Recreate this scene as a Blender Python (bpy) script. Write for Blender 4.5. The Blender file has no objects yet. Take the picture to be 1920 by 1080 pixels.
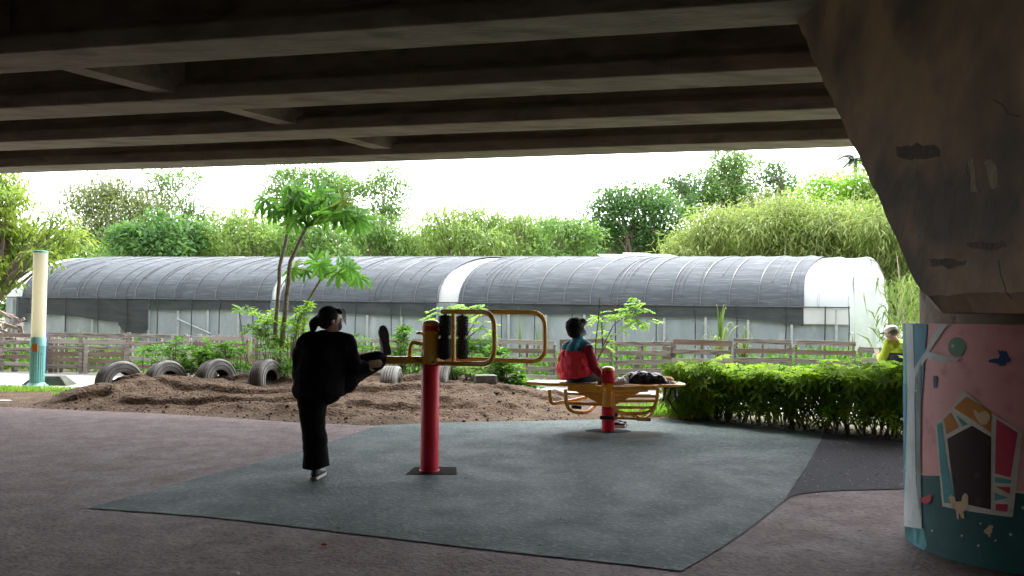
import bpy, bmesh, math, random
import numpy as np
from mathutils import Vector, Matrix, noise as mnoise

random.seed(7); rng = np.random.default_rng(7)
SC = bpy.context.scene; COL = SC.collection
# ---------------------------------------------------------------- camera
FPX = 1450.0; CAMH = 1.5
PITCH = math.atan(50/FPX); ROLL = 0.0087
_F = Vector((0, math.cos(PITCH), math.sin(PITCH)))
_U0 = Vector((0, -math.sin(PITCH), math.cos(PITCH))); _R0 = Vector((1, 0, 0))
_R = _R0*math.cos(ROLL) + _U0*math.sin(ROLL); _U = -_R0*math.sin(ROLL) + _U0*math.cos(ROLL)
CAMP = Vector((0, 0, CAMH))
cd = bpy.data.cameras.new('camera'); cam = bpy.data.objects.new('camera', cd); COL.objects.link(cam)
mw = Matrix.Identity(4)
for i in range(3):
    mw[i][0] = _R[i]; mw[i][1] = _U[i]; mw[i][2] = -_F[i]; mw[i][3] = CAMP[i]
cam.matrix_world = mw
cd.sensor_width = 36; cd.lens = FPX/1920*36; cd.clip_end = 3000; cd.clip_start = 0.05
SC.camera = cam
# ---------------------------------------------------------------- sky, sun, exposure
SUN_EL, SUN_AZ = math.radians(60), math.radians(20)   # azimuth clockwise from +Y
w = bpy.data.worlds.new('World'); SC.world = w; w.use_nodes = True
nt = w.node_tree; nt.nodes.clear()
sky = nt.nodes.new('ShaderNodeTexSky'); sky.sky_type = 'NISHITA'; sky.sun_disc = False
sky.sun_elevation = SUN_EL; sky.sun_rotation = SUN_AZ; sky.air_density = 1.0; sky.dust_density = 1.0; sky.ozone_density = 1.0
hs = nt.nodes.new('ShaderNodeHueSaturation'); hs.inputs['Saturation'].default_value = 0.18
bg = nt.nodes.new('ShaderNodeBackground'); bg.inputs['Strength'].default_value = 0.15
wo = nt.nodes.new('ShaderNodeOutputWorld')
nt.links.new(sky.outputs[0], hs.inputs['Color']); nt.links.new(hs.outputs[0], bg.inputs['Color']); nt.links.new(bg.outputs[0], wo.inputs[0])
sl = bpy.data.lights.new('sun', 'SUN'); sl.energy = .8; sl.angle = math.radians(14); sl.color = (1, .97, .92)
sun = bpy.data.objects.new('sun', sl); COL.objects.link(sun)
sdir = Vector((math.sin(SUN_AZ)*math.cos(SUN_EL), math.cos(SUN_AZ)*math.cos(SUN_EL), math.sin(SUN_EL)))
sun.rotation_euler = sdir.to_track_quat('Z', 'Y').to_euler()
SC.view_settings.view_transform = 'Standard'; SC.view_settings.look = 'None'
SC.view_settings.gamma = 1; SC.view_settings.use_curve_mapping = False
SC.view_settings.exposure = 2.85
SC.cycles.use_denoising = True; SC.cycles.max_bounces = 6; SC.cycles.diffuse_bounces = 4
SC.cycles.transparent_max_bounces = 12; SC.cycles.sample_clamp_indirect = 6
SC.cycles.use_adaptive_sampling = True; SC.cycles.adaptive_threshold = 0.02

# ---------------------------------------------------------------- pixel -> world (places measured on the photograph)
def ray(x, y): return _F + _R*((x-960)/FPX) + _U*((540-y)/FPX)
def D(x, y, d): r = ray(x, y); return CAMP + r*(d/r.y)
def G(x, y, z=0.0): r = ray(x, y); return CAMP + r*((z-CAMH)/r.z)
def px(d, n): return n*d/FPX
def pix(P):
    v = Vector(P)-CAMP; return 960+FPX*v.dot(_R)/v.dot(_F), 540-FPX*v.dot(_U)/v.dot(_F)

# ---------------------------------------------------------------- materials
def mat(name, c1, c2=None, rough=.7, scale=4, detail=6, bump=0, bscale=None, metal=0, stretch=(1,1,1), coat=0, spec=.5,
        transl=0, tint=False, alpha=1, c3=None, s3=20, t3=(.6,.7), contrast=(.35,.65), r2=None, rscale=2, bdist=.02):
    m = bpy.data.materials.new(name); m.use_nodes = True
    t = m.node_tree; n = t.nodes; l = t.links
    b = n['Principled BSDF']; out = n['Material Output']
    b.inputs['Roughness'].default_value = rough; b.inputs['Metallic'].default_value = metal
    b.inputs['Specular IOR Level'].default_value = spec
    if coat: b.inputs['Coat Weight'].default_value = coat; b.inputs['Coat Roughness'].default_value = .15
    tc = n.new('ShaderNodeTexCoord'); mp = n.new('ShaderNodeMapping'); mp.inputs['Scale'].default_value = stretch
    geo = n.new('ShaderNodeNewGeometry') if False else None
    l.new(tc.outputs['Object'], mp.inputs['Vector'])
    col = None
    c1 = tuple(c1)+(1,)
    if c2 is None: b.inputs['Base Color'].default_value = c1
    else:
        mix = n.new('ShaderNodeMix'); mix.data_type = 'RGBA'
        mix.inputs[6].default_value = c1; mix.inputs[7].default_value = tuple(c2)+(1,)
        if tint:
            a = n.new('ShaderNodeAttribute'); a.attribute_name = 'tint'; l.new(a.outputs['Fac'], mix.inputs[0])
        else:
            nz = n.new('ShaderNodeTexNoise'); nz.inputs['Scale'].default_value = scale; nz.inputs['Detail'].default_value = detail
            nz.inputs['Roughness'].default_value = .65
            l.new(mp.outputs[0], nz.inputs['Vector'])
            mr = n.new('ShaderNodeMapRange'); mr.inputs[1].default_value = contrast[0]; mr.inputs[2].default_value = contrast[1]
            l.new(nz.outputs[0], mr.inputs[0]); l.new(mr.outputs[0], mix.inputs[0])
        col = mix.outputs[2]
        if c3 is not None:
            nz3 = n.new('ShaderNodeTexNoise'); nz3.inputs['Scale'].default_value = s3; nz3.inputs['Detail'].default_value = 4
            l.new(mp.outputs[0], nz3.inputs['Vector'])
            mr3 = n.new('ShaderNodeMapRange'); mr3.inputs[1].default_value = t3[0]; mr3.inputs[2].default_value = t3[1]
            l.new(nz3.outputs[0], mr3.inputs[0])
            mx3 = n.new('ShaderNodeMix'); mx3.data_type = 'RGBA'; mx3.inputs[7].default_value = tuple(c3)+(1,)
            l.new(mr3.outputs[0], mx3.inputs[0]); l.new(col, mx3.inputs[6]); col = mx3.outputs[2]
        l.new(col, b.inputs['Base Color'])
    if r2 is not None:
        nr = n.new('ShaderNodeTexNoise'); nr.inputs['Scale'].default_value = rscale; nr.inputs['Detail'].default_value = 5
        l.new(mp.outputs[0], nr.inputs['Vector'])
        mr2 = n.new('ShaderNodeMapRange'); mr2.inputs[1].default_value = .4; mr2.inputs[2].default_value = .6
        mr2.inputs[3].default_value = rough; mr2.inputs[4].default_value = r2
        l.new(nr.outputs[0], mr2.inputs[0]); l.new(mr2.outputs[0], b.inputs['Roughness'])
    if bump:
        nb = n.new('ShaderNodeTexNoise'); nb.inputs['Scale'].default_value = bscale or scale*4; nb.inputs['Detail'].default_value = 6
        l.new(mp.outputs[0], nb.inputs['Vector'])
        bp = n.new('ShaderNodeBump'); bp.inputs['Strength'].default_value = bump; bp.inputs['Distance'].default_value = bdist
        l.new(nb.outputs[0], bp.inputs['Height']); l.new(bp.outputs[0], b.inputs['Normal'])
    sh = b.outputs[0]
    if transl:
        tr = n.new('ShaderNodeBsdfTranslucent')
        if col is not None: 
            br = n.new('ShaderNodeMix'); br.data_type='RGBA'; br.blend_type='MULTIPLY'; br.inputs[0].default_value=1
            br.inputs[7].default_value=(1.25,1.35,.75,1); l.new(col, br.inputs[6]); l.new(br.outputs[2], tr.inputs[0])
            if not tint: l.new(col, tr.inputs[0])
        else: tr.inputs[0].default_value = c1
        ms = n.new('ShaderNodeMixShader'); ms.inputs[0].default_value = transl
        l.new(sh, ms.inputs[1]); l.new(tr.outputs[0], ms.inputs[2]); sh = ms.outputs[0]
    if alpha < 1:
        tp = n.new('ShaderNodeBsdfTransparent'); ms = n.new('ShaderNodeMixShader'); ms.inputs[0].default_value = alpha
        l.new(tp.outputs[0], ms.inputs[1]); l.new(sh, ms.inputs[2]); sh = ms.outputs[0]
    l.new(sh, out.inputs[0])
    return m

def leafmat(name, a, b, transl=.35, rough=.45):
    return mat(name, a, b, tint=True, transl=transl, rough=rough+.1, spec=.15)

# ---------------------------------------------------------------- object helpers
ORG = {}
def tag(o, label=None, cat=None, group=None, kind=None):
    if label: o['label'] = label
    if cat: o['category'] = cat
    if group: o['group'] = group
    if kind: o['kind'] = kind
    return o
def thing(name, loc, label, cat, group=None):
    o = bpy.data.objects.new(name, None); COL.objects.link(o); o.location = loc; o.empty_display_size = .1
    ORG[o.name] = Vector(loc); return tag(o, label, cat, group)
def link_mesh(me, name, m, parent=None, loc=None, smooth=False):
    o = bpy.data.objects.new(name, me); COL.objects.link(o)
    if parent is not None:
        o.parent = parent; org = ORG[parent.name]
    else:
        org = Vector(loc) if loc is not None else Vector((0,0,0)); o.location = org
    ORG[o.name] = org.copy()
    if org.length > 0: me.transform(Matrix.Translation(-org))
    if m is not None:
        for mm in (m if isinstance(m, (list, tuple)) else [m]): me.materials.append(mm)
    if smooth:
        for p in me.polygons: p.use_smooth = True
    return o

class MB:
    def __init__(s): s.v = []; s.f = []; s.mi = []; s.cur = 0
    def add(s, vs, fs):
        k = len(s.v); s.v += [tuple(v) for v in vs]; s.f += [tuple(i+k for i in f) for f in fs]; s.mi += [s.cur]*len(fs); return s
    def box(s, c, size, rot=None):
        c = Vector(c); h = Vector(size)/2; R = rot or Matrix.Identity(3)
        vs = [c + R @ Vector((sx*h.x, sy*h.y, sz*h.z)) for sz in (-1,1) for sy in (-1,1) for sx in (-1,1)]
        return s.add(vs, [(0,2,3,1),(4,5,7,6),(0,1,5,4),(2,6,7,3),(0,4,6,2),(1,3,7,5)])
    def bar(s, a, b, wd, ht, up=(0,0,1)):
        a = Vector(a); b = Vector(b); d = (b-a); L = d.length; d.normalize()
        sd = d.cross(Vector(up)).normalized(); u = sd.cross(d)
        R = Matrix((d, sd, u)).transposed()
        return s.box((a+b)/2, (L, wd, ht), R)
    def tube(s, pts, r, seg=8, closed=False, flat=None):
        pts = [Vector(p) for p in pts]; n = len(pts)
        rr = r if isinstance(r, (list, tuple)) else [r]*n
        if closed: T = [(pts[(i+1)%n]-pts[i-1]).normalized() for i in range(n)]
        else: T = [(pts[min(i+1,n-1)]-pts[max(i-1,0)]).normalized() for i in range(n)]
        ref = Vector((0,0,1)) if abs(T[0].z) < .9 else Vector((1,0,0))
        nrm = T[0].cross(ref).normalized(); k = len(s.v); vs = []
        for i in range(n):
            nrm = (nrm - T[i]*nrm.dot(T[i])).normalized(); bn = T[i].cross(nrm)
            for j in range(seg):
                a = 2*math.pi*j/seg; vs.append(pts[i] + (nrm*math.cos(a)+bn*math.sin(a))*rr[i])
        fs = []
        for i in range(n if closed else n-1):
            for j in range(seg):
                a = i*seg+j; b = i*seg+(j+1)%seg; i2 = (i+1)%n
                fs.append((a, b, i2*seg+(j+1)%seg, i2*seg+j))
        if not closed:
            fs.append(tuple(range(seg-1,-1,-1))); fs.append(tuple((n-1)*seg+j for j in range(seg)))
        return s.add(vs, fs)
    def lathe(s, base, prof, seg=32, axis=(0,0,1), squash=1):
        base = Vector(base); ax = Vector(axis).normalized()
        ref = Vector((1,0,0)) if abs(ax.x) < .9 else Vector((0,1,0))
        e1 = (ref-ax*ref.dot(ax)).normalized(); e2 = ax.cross(e1); vs = []
        for r, h in prof:
            for j in range(seg):
                a = 2*math.pi*j/seg; vs.append(base+ax*h+(e1*math.cos(a)+e2*math.sin(a)*squash)*max(r,1e-5))
        fs = []
        for i in range(len(prof)-1):
            for j in range(seg): fs.append((i*seg+j, i*seg+(j+1)%seg, (i+1)*seg+(j+1)%seg, (i+1)*seg+j))
        fs.append(tuple(range(seg-1,-1,-1))); fs.append(tuple((len(prof)-1)*seg+j for j in range(seg)))
        return s.add(vs, fs)
    def ball(s, c, r, seg=12, rings=8, R=None):
        c = Vector(c); r = Vector(r) if not isinstance(r, (int,float)) else Vector((r,r,r)); vs = []; R = R or Matrix.Identity(3)
        vs.append(c+R@Vector((0,0,-r.z)))
        for i in range(1, rings):
            t = math.pi*i/rings
            for j in range(seg):
                a = 2*math.pi*j/seg; vs.append(c+R@Vector((r.x*math.sin(t)*math.cos(a), r.y*math.sin(t)*math.sin(a), -r.z*math.cos(t))))
        vs.append(c+R@Vector((0,0,r.z))); fs = []; last = len(vs)-1
        for j in range(seg):
            fs.append((0, 1+(j+1)%seg, 1+j)); fs.append((last, last-seg+j, last-seg+(j+1)%seg))
        for i in range(rings-2):
            for j in range(seg):
                a = 1+i*seg+j; b = 1+i*seg+(j+1)%seg; fs.append((a, b, b+seg, a+seg))
        return s.add(vs, fs)
    def prism(s, pts, z0, z1):
        n = len(pts); vs = [(p[0],p[1],z0) for p in pts]+[(p[0],p[1],z1) for p in pts]
        fs = [tuple(range(n-1,-1,-1)), tuple(range(n,2*n))]+[(i,(i+1)%n,n+(i+1)%n,n+i) for i in range(n)]
        return s.add(vs, fs)
    def mesh(s, name):
        me = bpy.data.meshes.new(name); me.from_pydata(s.v, [], s.f)
        if any(s.mi): me.polygons.foreach_set('material_index', s.mi)
        me.update(); return me
    def build(s, name, m, parent=None, loc=None, smooth=False, bevel=0, fixn=True, segs=2):
        me = s.mesh(name)
        if fixn:
            bm = bmesh.new(); bm.from_mesh(me); bmesh.ops.recalc_face_normals(bm, faces=bm.faces)
            if bevel:
                es = [e for e in bm.edges if len(e.link_faces) == 2 and e.calc_face_angle() > .6]
                bmesh.ops.bevel(bm, geom=es, offset=bevel, segments=segs, affect='EDGES', profile=.6)
            bm.to_mesh(me); bm.free()
        o = link_mesh(me, name, m, parent, loc)
        if smooth:
            me.polygons.foreach_set('use_smooth', [True]*len(me.polygons)); 
            try: me.set_sharp_from_angle(angle=math.radians(40))
            except Exception: pass
        return o

def arr(me_name, V, F4, m, name, parent=None, tint=None, loc=None):
    """numpy quads -> object"""
    V = np.asarray(V, dtype=np.float64).reshape(-1,3); F4 = np.asarray(F4, dtype=np.int32); k = F4.shape[1]
    org = ORG[parent.name] if parent is not None else (Vector(loc) if loc is not None else Vector((0,0,0)))
    V = V - np.array(org)
    me = bpy.data.meshes.new(me_name); me.vertices.add(len(V)); me.vertices.foreach_set('co', V.astype(np.float32).ravel())
    me.loops.add(F4.size); me.loops.foreach_set('vertex_index', F4.ravel())
    me.polygons.add(len(F4)); me.polygons.foreach_set('loop_start', np.arange(0, F4.size, k, dtype=np.int32))
    me.update(calc_edges=True); me.validate()
    if tint is not None:
        a = me.attributes.new('tint', 'FLOAT', 'POINT'); a.data.foreach_set('value', np.asarray(tint, dtype=np.float32))
    me.materials.append(m)
    o = bpy.data.objects.new(name, me); COL.objects.link(o)
    if parent is not None: o.parent = parent
    else: o.location = org
    ORG[o.name] = Vector(org); return o

def nrm(a): return a/np.maximum(np.linalg.norm(a, axis=-1, keepdims=True), 1e-9)
class Leaves:
    """collects leaves as folded quads: base, side, tip, side"""
    def __init__(s): s.V = []; s.T = []
    def add(s, C, A, N, L, W, tint, fold=.12, droop=0.0):
        C = np.asarray(C, float); A = nrm(np.asarray(A, float)); N = np.asarray(N, float)
        N = nrm(N - A*np.sum(N*A, axis=1, keepdims=True)); S = np.cross(A, N)
        L = np.broadcast_to(np.asarray(L, float).reshape(-1,1) if np.ndim(L) else L, (len(C),1)); W = np.broadcast_to(np.asarray(W, float).reshape(-1,1) if np.ndim(W) else W, (len(C),1))
        mid = C + A*L*.45 + N*L*fold; tip = C + A*L + np.array([0,0,-1.])*L*droop
        s.V.append(np.stack([C, mid+S*W*.5-N*L*fold*.6, tip, mid-S*W*.5-N*L*fold*.6], axis=1).reshape(-1,3))
        s.T.append(np.repeat(np.broadcast_to(tint, (len(C),)), 4))
    def build(s, name, m, parent=None, loc=None):
        V = np.concatenate(s.V); T = np.concatenate(s.T); n = len(V)//4
        return arr(name, V, np.arange(n*4).reshape(n,4), m, name, parent, T, loc)

def rv(n): return nrm(rng.normal(size=(n,3)))

def crown(lv, c, r, nclump, per, L, W, cr=.35, shell=.55, gap=0.0, down=.3, seed_tint=(.0,1.), flat=1.0, aim=None):
    """leaf clumps spread through an ellipsoid lobe: c centre, r radii"""
    c = np.array(c); r = np.array(r)
    d = rv(nclump); rad = rng.uniform(shell, 1.0, (nclump,1))
    P = c + d*r*rad
    if gap:
        k = np.array([mnoise.noise(Vector(p)*(1.1/np.mean(r)*1.6)) for p in P]); P = P[k > gap-.35]; d = d[:len(P)]
    if len(P) == 0: return
    n = len(P); ct = rng.uniform(seed_tint[0], seed_tint[1], n)
    Q = np.repeat(P, per, axis=0) + rng.normal(size=(n*per,3))*cr*np.array([1,1,.55*flat])
    out = nrm(Q-c)
    A = out*.6 + rv(n*per)*.9 + np.array([0,0,-down])
    N = np.array([0,0,1.]) + rv(n*per)*.55 + out*.35
    t = np.clip(np.repeat(ct, per)*.7+rng.uniform(0,.45,n*per), 0, 1)
    lv.add(Q, A, N, L*rng.uniform(.7,1.3,n*per), W*rng.uniform(.7,1.3,n*per), t)
    return P
# ================================================================ SETTING: ground
def sheet(name, pts, z, m, grid=None):
    bm = bmesh.new(); vs = [bm.verts.new((p[0], p[1], z)) for p in pts]; bm.faces.new(vs)
    bmesh.ops.triangulate(bm, faces=bm.faces); bmesh.ops.recalc_face_normals(bm, faces=bm.faces)
    for f in bm.faces:
        if f.normal.z < 0: f.normal_flip()
    me = bpy.data.meshes.new(name); bm.to_mesh(me); bm.free()
    return tag(link_mesh(me, name, m), kind='structure')
def curve(pts, n=10):
    out = []
    P = [Vector((p[0], p[1], 0)) for p in pts]
    for i in range(len(P)-1):
        a, b, c, d = P[max(i-1,0)], P[i], P[i+1], P[min(i+2,len(P)-1)]
        for k in range(n):
            t = k/n; out.append(.5*((2*b)+(c-a)*t+(2*a-5*b+4*c-d)*t*t+(3*b-a-3*c+d)*t**3))
    out.append(P[-1]); return out
def rough_edge(pts, amp=.008, step=.05):
    out = []
    for i in range(len(pts)-1):
        a = Vector((pts[i][0],pts[i][1],0)); b = Vector((pts[i+1][0],pts[i+1][1],0)); n = max(1,int((b-a).length/step))
        for k in range(n):
            p = a.lerp(b, k/n); q = Vector((mnoise.noise(p*9), mnoise.noise(p*9+Vector((7,3,1))), 0)); out.append(p+q*amp)
    out.append(Vector((pts[-1][0],pts[-1][1],0))); return out
def gp(l, z=0): return [G(x, y, z) for x, y in l]

m_earth = mat('earth and weeds', (.10,.11,.035), (.17,.125,.075), scale=.5, rough=.95, bump=.6, bscale=9, c3=(.06,.10,.02), s3=3, t3=(.5,.62))
m_pink = mat('pink rubber paving', (.135,.090,.086), (.21,.152,.145), scale=5, rough=.8, bump=1, bscale=34, c3=(.07,.05,.048), s3=30, t3=(.50,.74), r2=.7, rscale=2.5, spec=.2, bdist=.012, contrast=(.3,.7))
m_green = mat('green rubber paving', (.026,.050,.049), (.060,.088,.086), scale=7, rough=.78, bump=1, bscale=34, c3=(.13,.155,.15), s3=30, t3=(.52,.74), r2=.68, rscale=2.2, spec=.22, bdist=.012, contrast=(.3,.7))
m_asph = mat('dark rubber paving', (.022,.021,.026), (.034,.032,.038), scale=5, rough=.88, bump=.8, bscale=40, c3=(.07,.066,.07), s3=40, t3=(.6,.78), bdist=.008, spec=.15)
m_road = mat('pale concrete lane', (.30,.29,.28), (.38,.37,.35), scale=1.5, rough=.85, bump=.4, bscale=40, c3=(.22,.21,.2), s3=6)
m_soil = mat('dry brown soil', (.090,.062,.044), (.165,.118,.085), scale=2.2, rough=1, bump=1, bscale=26, c3=(.06,.042,.031), s3=7, t3=(.52,.7), bdist=.05, spec=.1)

sheet('ground', [(-400,-60),(400,-60),(400,700),(-400,700)], 0, m_earth)
far_px = [(-420,742),(-160,755),(0,764),(150,771),(300,777),(460,787),(560,794),(640,797),(705,800),(850,794),(1000,791),(1130,788),(1260,788),(1400,800),(1543,814),(1700,820),(1960,826),(2300,840)]
far = curve(gp(far_px), 6)
sheet('pavement', rough_edge([far[0]+Vector((-8,0,0))]+far+[far[-1]+Vector((8,0,0))], .02)+[Vector((22,-14,0)), Vector((-22,-14,0))], .012, m_pink)
gpx = [(165,957),(350,905),(560,850),(640,824),(705,801)]
g_edge = curve(gp(gpx), 5)[:-1] + curve(gp([(705,800.5),(850,794.5),(1000,791.5),(1130,788.5),(1260,788.5),(1400,800.5),(1543,814.5)]), 6) + curve(gp([(1540,820),(1518,868),(1497,900),(1468,945)]), 5) + curve(gp([(1460,951),(1385,1010),(1278,1076)]), 4) + curve(gp([(1180,1064),(900,1034),(620,1000),(380,973),(175,957.5)]), 5)
sheet('green_pavement', rough_edge(g_edge+[g_edge[0]], .006), .018, m_green)
a_edge = curve(gp([(1545,814.7),(1700,820.5),(1960,826.5),(2300,840)]), 4) + gp([(2300,905),(1960,912)]) + curve(gp([(1700,920),(1560,924),(1495,931),(1470,944)]), 4) + curve(gp([(1470,942),(1499,899),(1520,867),(1542,820)]), 5)
sheet('dark_pavement', rough_edge(a_edge, .006), .018, m_asph)
# concrete lane between the play area and the fence
lane = gp([(-700,690),(-300,694),(0,697),(260,700),(700,712),(1100,722),(1500,742),(1900,760),(2600,800)], 0)+gp([(2600,850),(1900,800),(1500,778),(1240,770),(1000,752),(700,742),(300,738),(130,735),(0,733),(-300,728),(-700,722)], 0)
sheet('lane', lane, .006, m_road)
sheet('dirt_verge', gp([(-500,742),(0,744),(120,742),(300,744),(700,748),(1240,772),(1240,800),(700,815),(300,800),(0,790),(-500,760)]), .009, m_soil)

# damp glossy smears on the rubber
m_damp = mat('damp rubber', (.05,.07,.07), (.035,.05,.05), scale=9, rough=.62, r2=.8, rscale=14, bump=1, bscale=30, bdist=.012, spec=.32)
def smear(pl, name='damp_patch'):
    P = curve(gp(pl+[pl[0]]), 6); sheet(name, rough_edge(P, .05, .03), .0215, m_damp)
if 0: smear([(872,893),(905,888),(960,890),(1000,897),(1060,903),(1040,909),(985,905),(930,903),(890,901)])
if 0: smear([(960,912),(1010,910),(1080,917),(1050,921),(985,918)])
if 0: smear([(628,873),(660,871),(700,875),(690,880),(650,879)])
m_stain = mat('brown dusty stain', (.10,.085,.065), (.055,.065,.058), scale=5, rough=.9, bump=.8, bscale=34, bdist=.01, spec=.2)
P = curve(gp([(1045,818),(1075,812),(1125,812),(1128,822),(1120,828),(1080,824),(1045,818)]), 5); sheet('dust_stain', rough_edge(P, .06, .03), .0205, m_stain)
P = curve(gp([(1158,812),(1215,812),(1245,818),(1200,826),(1160,822),(1158,812)]), 5); sheet('dust_stain', rough_edge(P, .06, .03), .0205, m_stain)
# dirt mound
def sstep(a, b, x): t = min(1, max(0, (x-a)/(b-a))); return t*t*(3-2*t)
_fx = [(G(x, y).x, G(x, y).y) for x, y in far_px]
def front_y(X):
    for i in range(len(_fx)-1):
        if _fx[i][0] <= X <= _fx[i+1][0]:
            t = (X-_fx[i][0])/(_fx[i+1][0]-_fx[i][0]); return _fx[i][1]*(1-t)+_fx[i+1][1]*t
    return _fx[0][1] if X < _fx[0][0] else _fx[-1][1]
def mound_h(X, Y):
    f = front_y(X)+.02
    h = .31*sstep(f, 13.2+.03*X, Y)*(1-sstep(13.7, 14.7, Y))
    h *= sstep(-7.9, -6.3, X)*(1-sstep(-.6, 1.45, X))
    v = Vector((X, Y, 0))
    step = sstep(-.05,.12, mnoise.noise(Vector((X*.9, Y*2.6, 3)))) *.05
    return h*(1+.42*mnoise.noise(v*.9)) + (1.5*step*sstep(0,.08,h)) + (.035*mnoise.noise(v*3)+.018*mnoise.noise(v*8)+.01*mnoise.noise(v*19))*sstep(0,.06,h) + .004*sstep(f-.02,f+.3,Y)
nx, ny = 300, 130; vs = []; fs = []
for j in range(ny):
    for i in range(nx):
        X = -9.5+12.2*i/(nx-1); f = front_y(X); Y = f-.01+(14.9-f)*j/(ny-1)
        edge = min(j, ny-1-j, i, nx-1-i); z = mound_h(X, Y)
        vs.append((X, Y, .010+z if edge > 0 else -.01))
for j in range(ny-1):
    for i in range(nx-1): a = j*nx+i; fs.append((a, a+1, a+nx+1, a+nx))
mm = MB(); mm.add(vs, fs); o = mm.build('dirt_mound', m_soil, smooth=False, fixn=False)
for p in o.data.polygons: p.use_smooth = True
tag(o, kind='structure')

# ================================================================ OVERPASS
m_conc = mat('weathered concrete', (.17,.15,.12), (.33,.295,.235), scale=2.6, rough=.9, bump=.6, bscale=16, c3=(.12,.10,.078), s3=2.4, t3=(.54,.74), stretch=(.5,1.6,1.6), contrast=(.3,.72))
m_conc_dark = mat('grimy concrete', (.15,.12,.10), (.24,.20,.165), scale=.9, rough=.95, bump=.3, bscale=12, c3=(.09,.07,.06), s3=3, stretch=(.4,1,1))
m_cap = mat('brown stained concrete', (.15,.10,.068), (.27,.165,.10), scale=1.4, rough=.85, bump=.55, bscale=5, c3=(.075,.055,.045), s3=.9, t3=(.50,.64), contrast=(.35,.65), bdist=.03)
KG = -.199; H = 4.1
over = thing('overpass', (0, 5, H), 'concrete road overpass of parallel girders spanning above the exercise area', 'bridge')
ga = Vector((1, KG, 0)).normalized()
def gpt(d0, X, z, off=0): return Vector((X, d0+KG*X-off, z))
def girder(d0, j):
    # bulb-tee profile swept along the girder; d0 = far edge of the soffit at X = 0
    W = .58; c = W/2
    prof = [(-c,0),(-c,.17),(-.11,.30),(-.11,.95),(-.26,1.03),(-.26,1.12),(.26,1.12),(.26,1.03),(.11,.95),(.11,.30),(c,.17),(c,0)]
    mb = MB(); xs = ([-60]+[-14+1.0*k for k in range(0, 27)] if d0 > 0 else [-60])+[45]; n = len(prof)
    for X in xs:
        sag = .006*mnoise.noise(Vector((X*.3, d0, 0)))
        mb.v += [(X, d0-c+KG*X+y, H+z+sag) for y, z in prof]
    for i in range(len(xs)-1):
        for k in range(n): a = i*n+k; b = i*n+(k+1)%n; mb.f.append((a, b, b+n, a+n))
    mb.f += [tuple(range(n)), tuple((len(xs)-1)*n+k for k in range(n))]; mb.mi = [0]*len(mb.f)
    g = mb.build('girder', m_conc, over, bevel=.012, segs=1)
    if d0 > 5:
        for q in range(-5, 3):                      # formwork joints on the flange face
            X = q*2.45+random.uniform(-.5,.5)+j*.7; y = d0+KG*X-W; jb = MB()
            jb.box((X, y-.001, H+.09), (.012, .006, random.uniform(.10,.15))); jb.build('formwork_joint', m_conc_dark, g)
    return g
D0 = [12.73, 10.9, 9.15, 7.3]+[5.5-1.8*k for k in range(20)]  # rows carry on unseen behind the camera to block light from there
for j, d0 in enumerate(D0): girder(d0, j)
mb = MB()
q = [(-60, 13.45-60*KG*1), (45, 13.45+45*KG)]
mb.prism([(-60, 13.45-60*KG), (45, 13.45+45*KG), (45, -31+45*KG), (-60, -31-60*KG)], H+1.12, H+1.36)
mb.build('deck_slab', m_conc_dark, over)
for yy in (13.3, -30.8):
    mb = MB(); mb.prism([(-60, yy+.14-60*KG), (45, yy+.14+45*KG), (45, yy-.14+45*KG), (-60, yy-.14-60*KG)], H+1.36, H+2.2)
    mb.build('parapet', m_conc, over)
# skewed diaphragms between the girders
pa, pb = Vector((-5.35, 7.9, 0)), Vector((-2.45, 12.1, 0))
dd = (pb-pa); 
for off in (Vector((0,0,0)), Vector((11.5,0,0))):
    for j in range(9):
        # intersect the line with the two girder faces
        def hit(d0):  # y = d0 + KG x on line pa+off + t dd
            A = pa+off; t = (d0+KG*A.x-A.y)/(dd.y-KG*dd.x); return A+dd*t
        a = hit(D0[j+1]-.29+.11); b = hit(D0[j]-.29-.11)
        a.z = b.z = H+.52; mb = MB(); mb.bar(a, b, .26, .86)
        mb.build('diaphragm', m_conc, over)

mb = MB(); mb.box((0, -9.2, 2.6), (90, .5, 5.2)); tag(mb.build('light_block_wall', mat('pale bounce wall', (.66,.63,.59), (.72,.69,.65), scale=1, rough=.9)), kind='structure')  # unseen wall added behind the camera: blocks light there, pale for bounce
# ---------------------------------------------------------------- pier with painted column
CX, CY, CR = 3.265, 5.10, .61
m_neck = mat('grey pier concrete', (.23,.19,.155), (.33,.29,.25), scale=2.5, rough=.9, bump=.5, bscale=18, c3=(.12,.10,.09), s3=4)
m_muralpink = mat('pink mural paint', (.80,.40,.41), (.84,.46,.46), scale=3, rough=.55, bump=.08, bscale=30, c3=(.66,.29,.30), s3=9, t3=(.55,.75))
def paint(name, c, v=.78): return mat(name, tuple(min(.9,x*1.22) for x in c), tuple(x*v*1.22 for x in c), scale=7, c3=tuple(x*.6+.05 for x in c), s3=16, t3=(.6,.8), rough=.55, bump=.05, bscale=40)
pier = thing('painted_pier', (CX, CY, 0), 'round concrete bridge pier with painted village mural and flaring stained crosshead', 'pier')
mb = MB(); mb.lathe((CX,CY,0), [(CR-.10,-.1),(CR-.10,2.6)], 64); mb.build('neck', m_neck, pier, smooth=True)
mb = MB(); mb.lathe((CX,CY,0), [(CR,0),(CR,1.466)], 128)
mural = mb.build('mural_panel', m_muralpink, pier, smooth=True)
def capside(x, y, X=2.5): r = ray(x, y); p = CAMP+r*(X/r.x); return p.y, p.z
XL = 2.50
edge = [capside(x, y, XL+.10) for x, y in [(1769,587),(1752,572),(1736,551),(1722,525),(1710,498),(1685,440),(1659,379),(1606,270),(1577,208),(1548,148),(1518,75),(1487,0)]]
y1, z1 = edge[-1]; y0, z0 = edge[-3]
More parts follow.
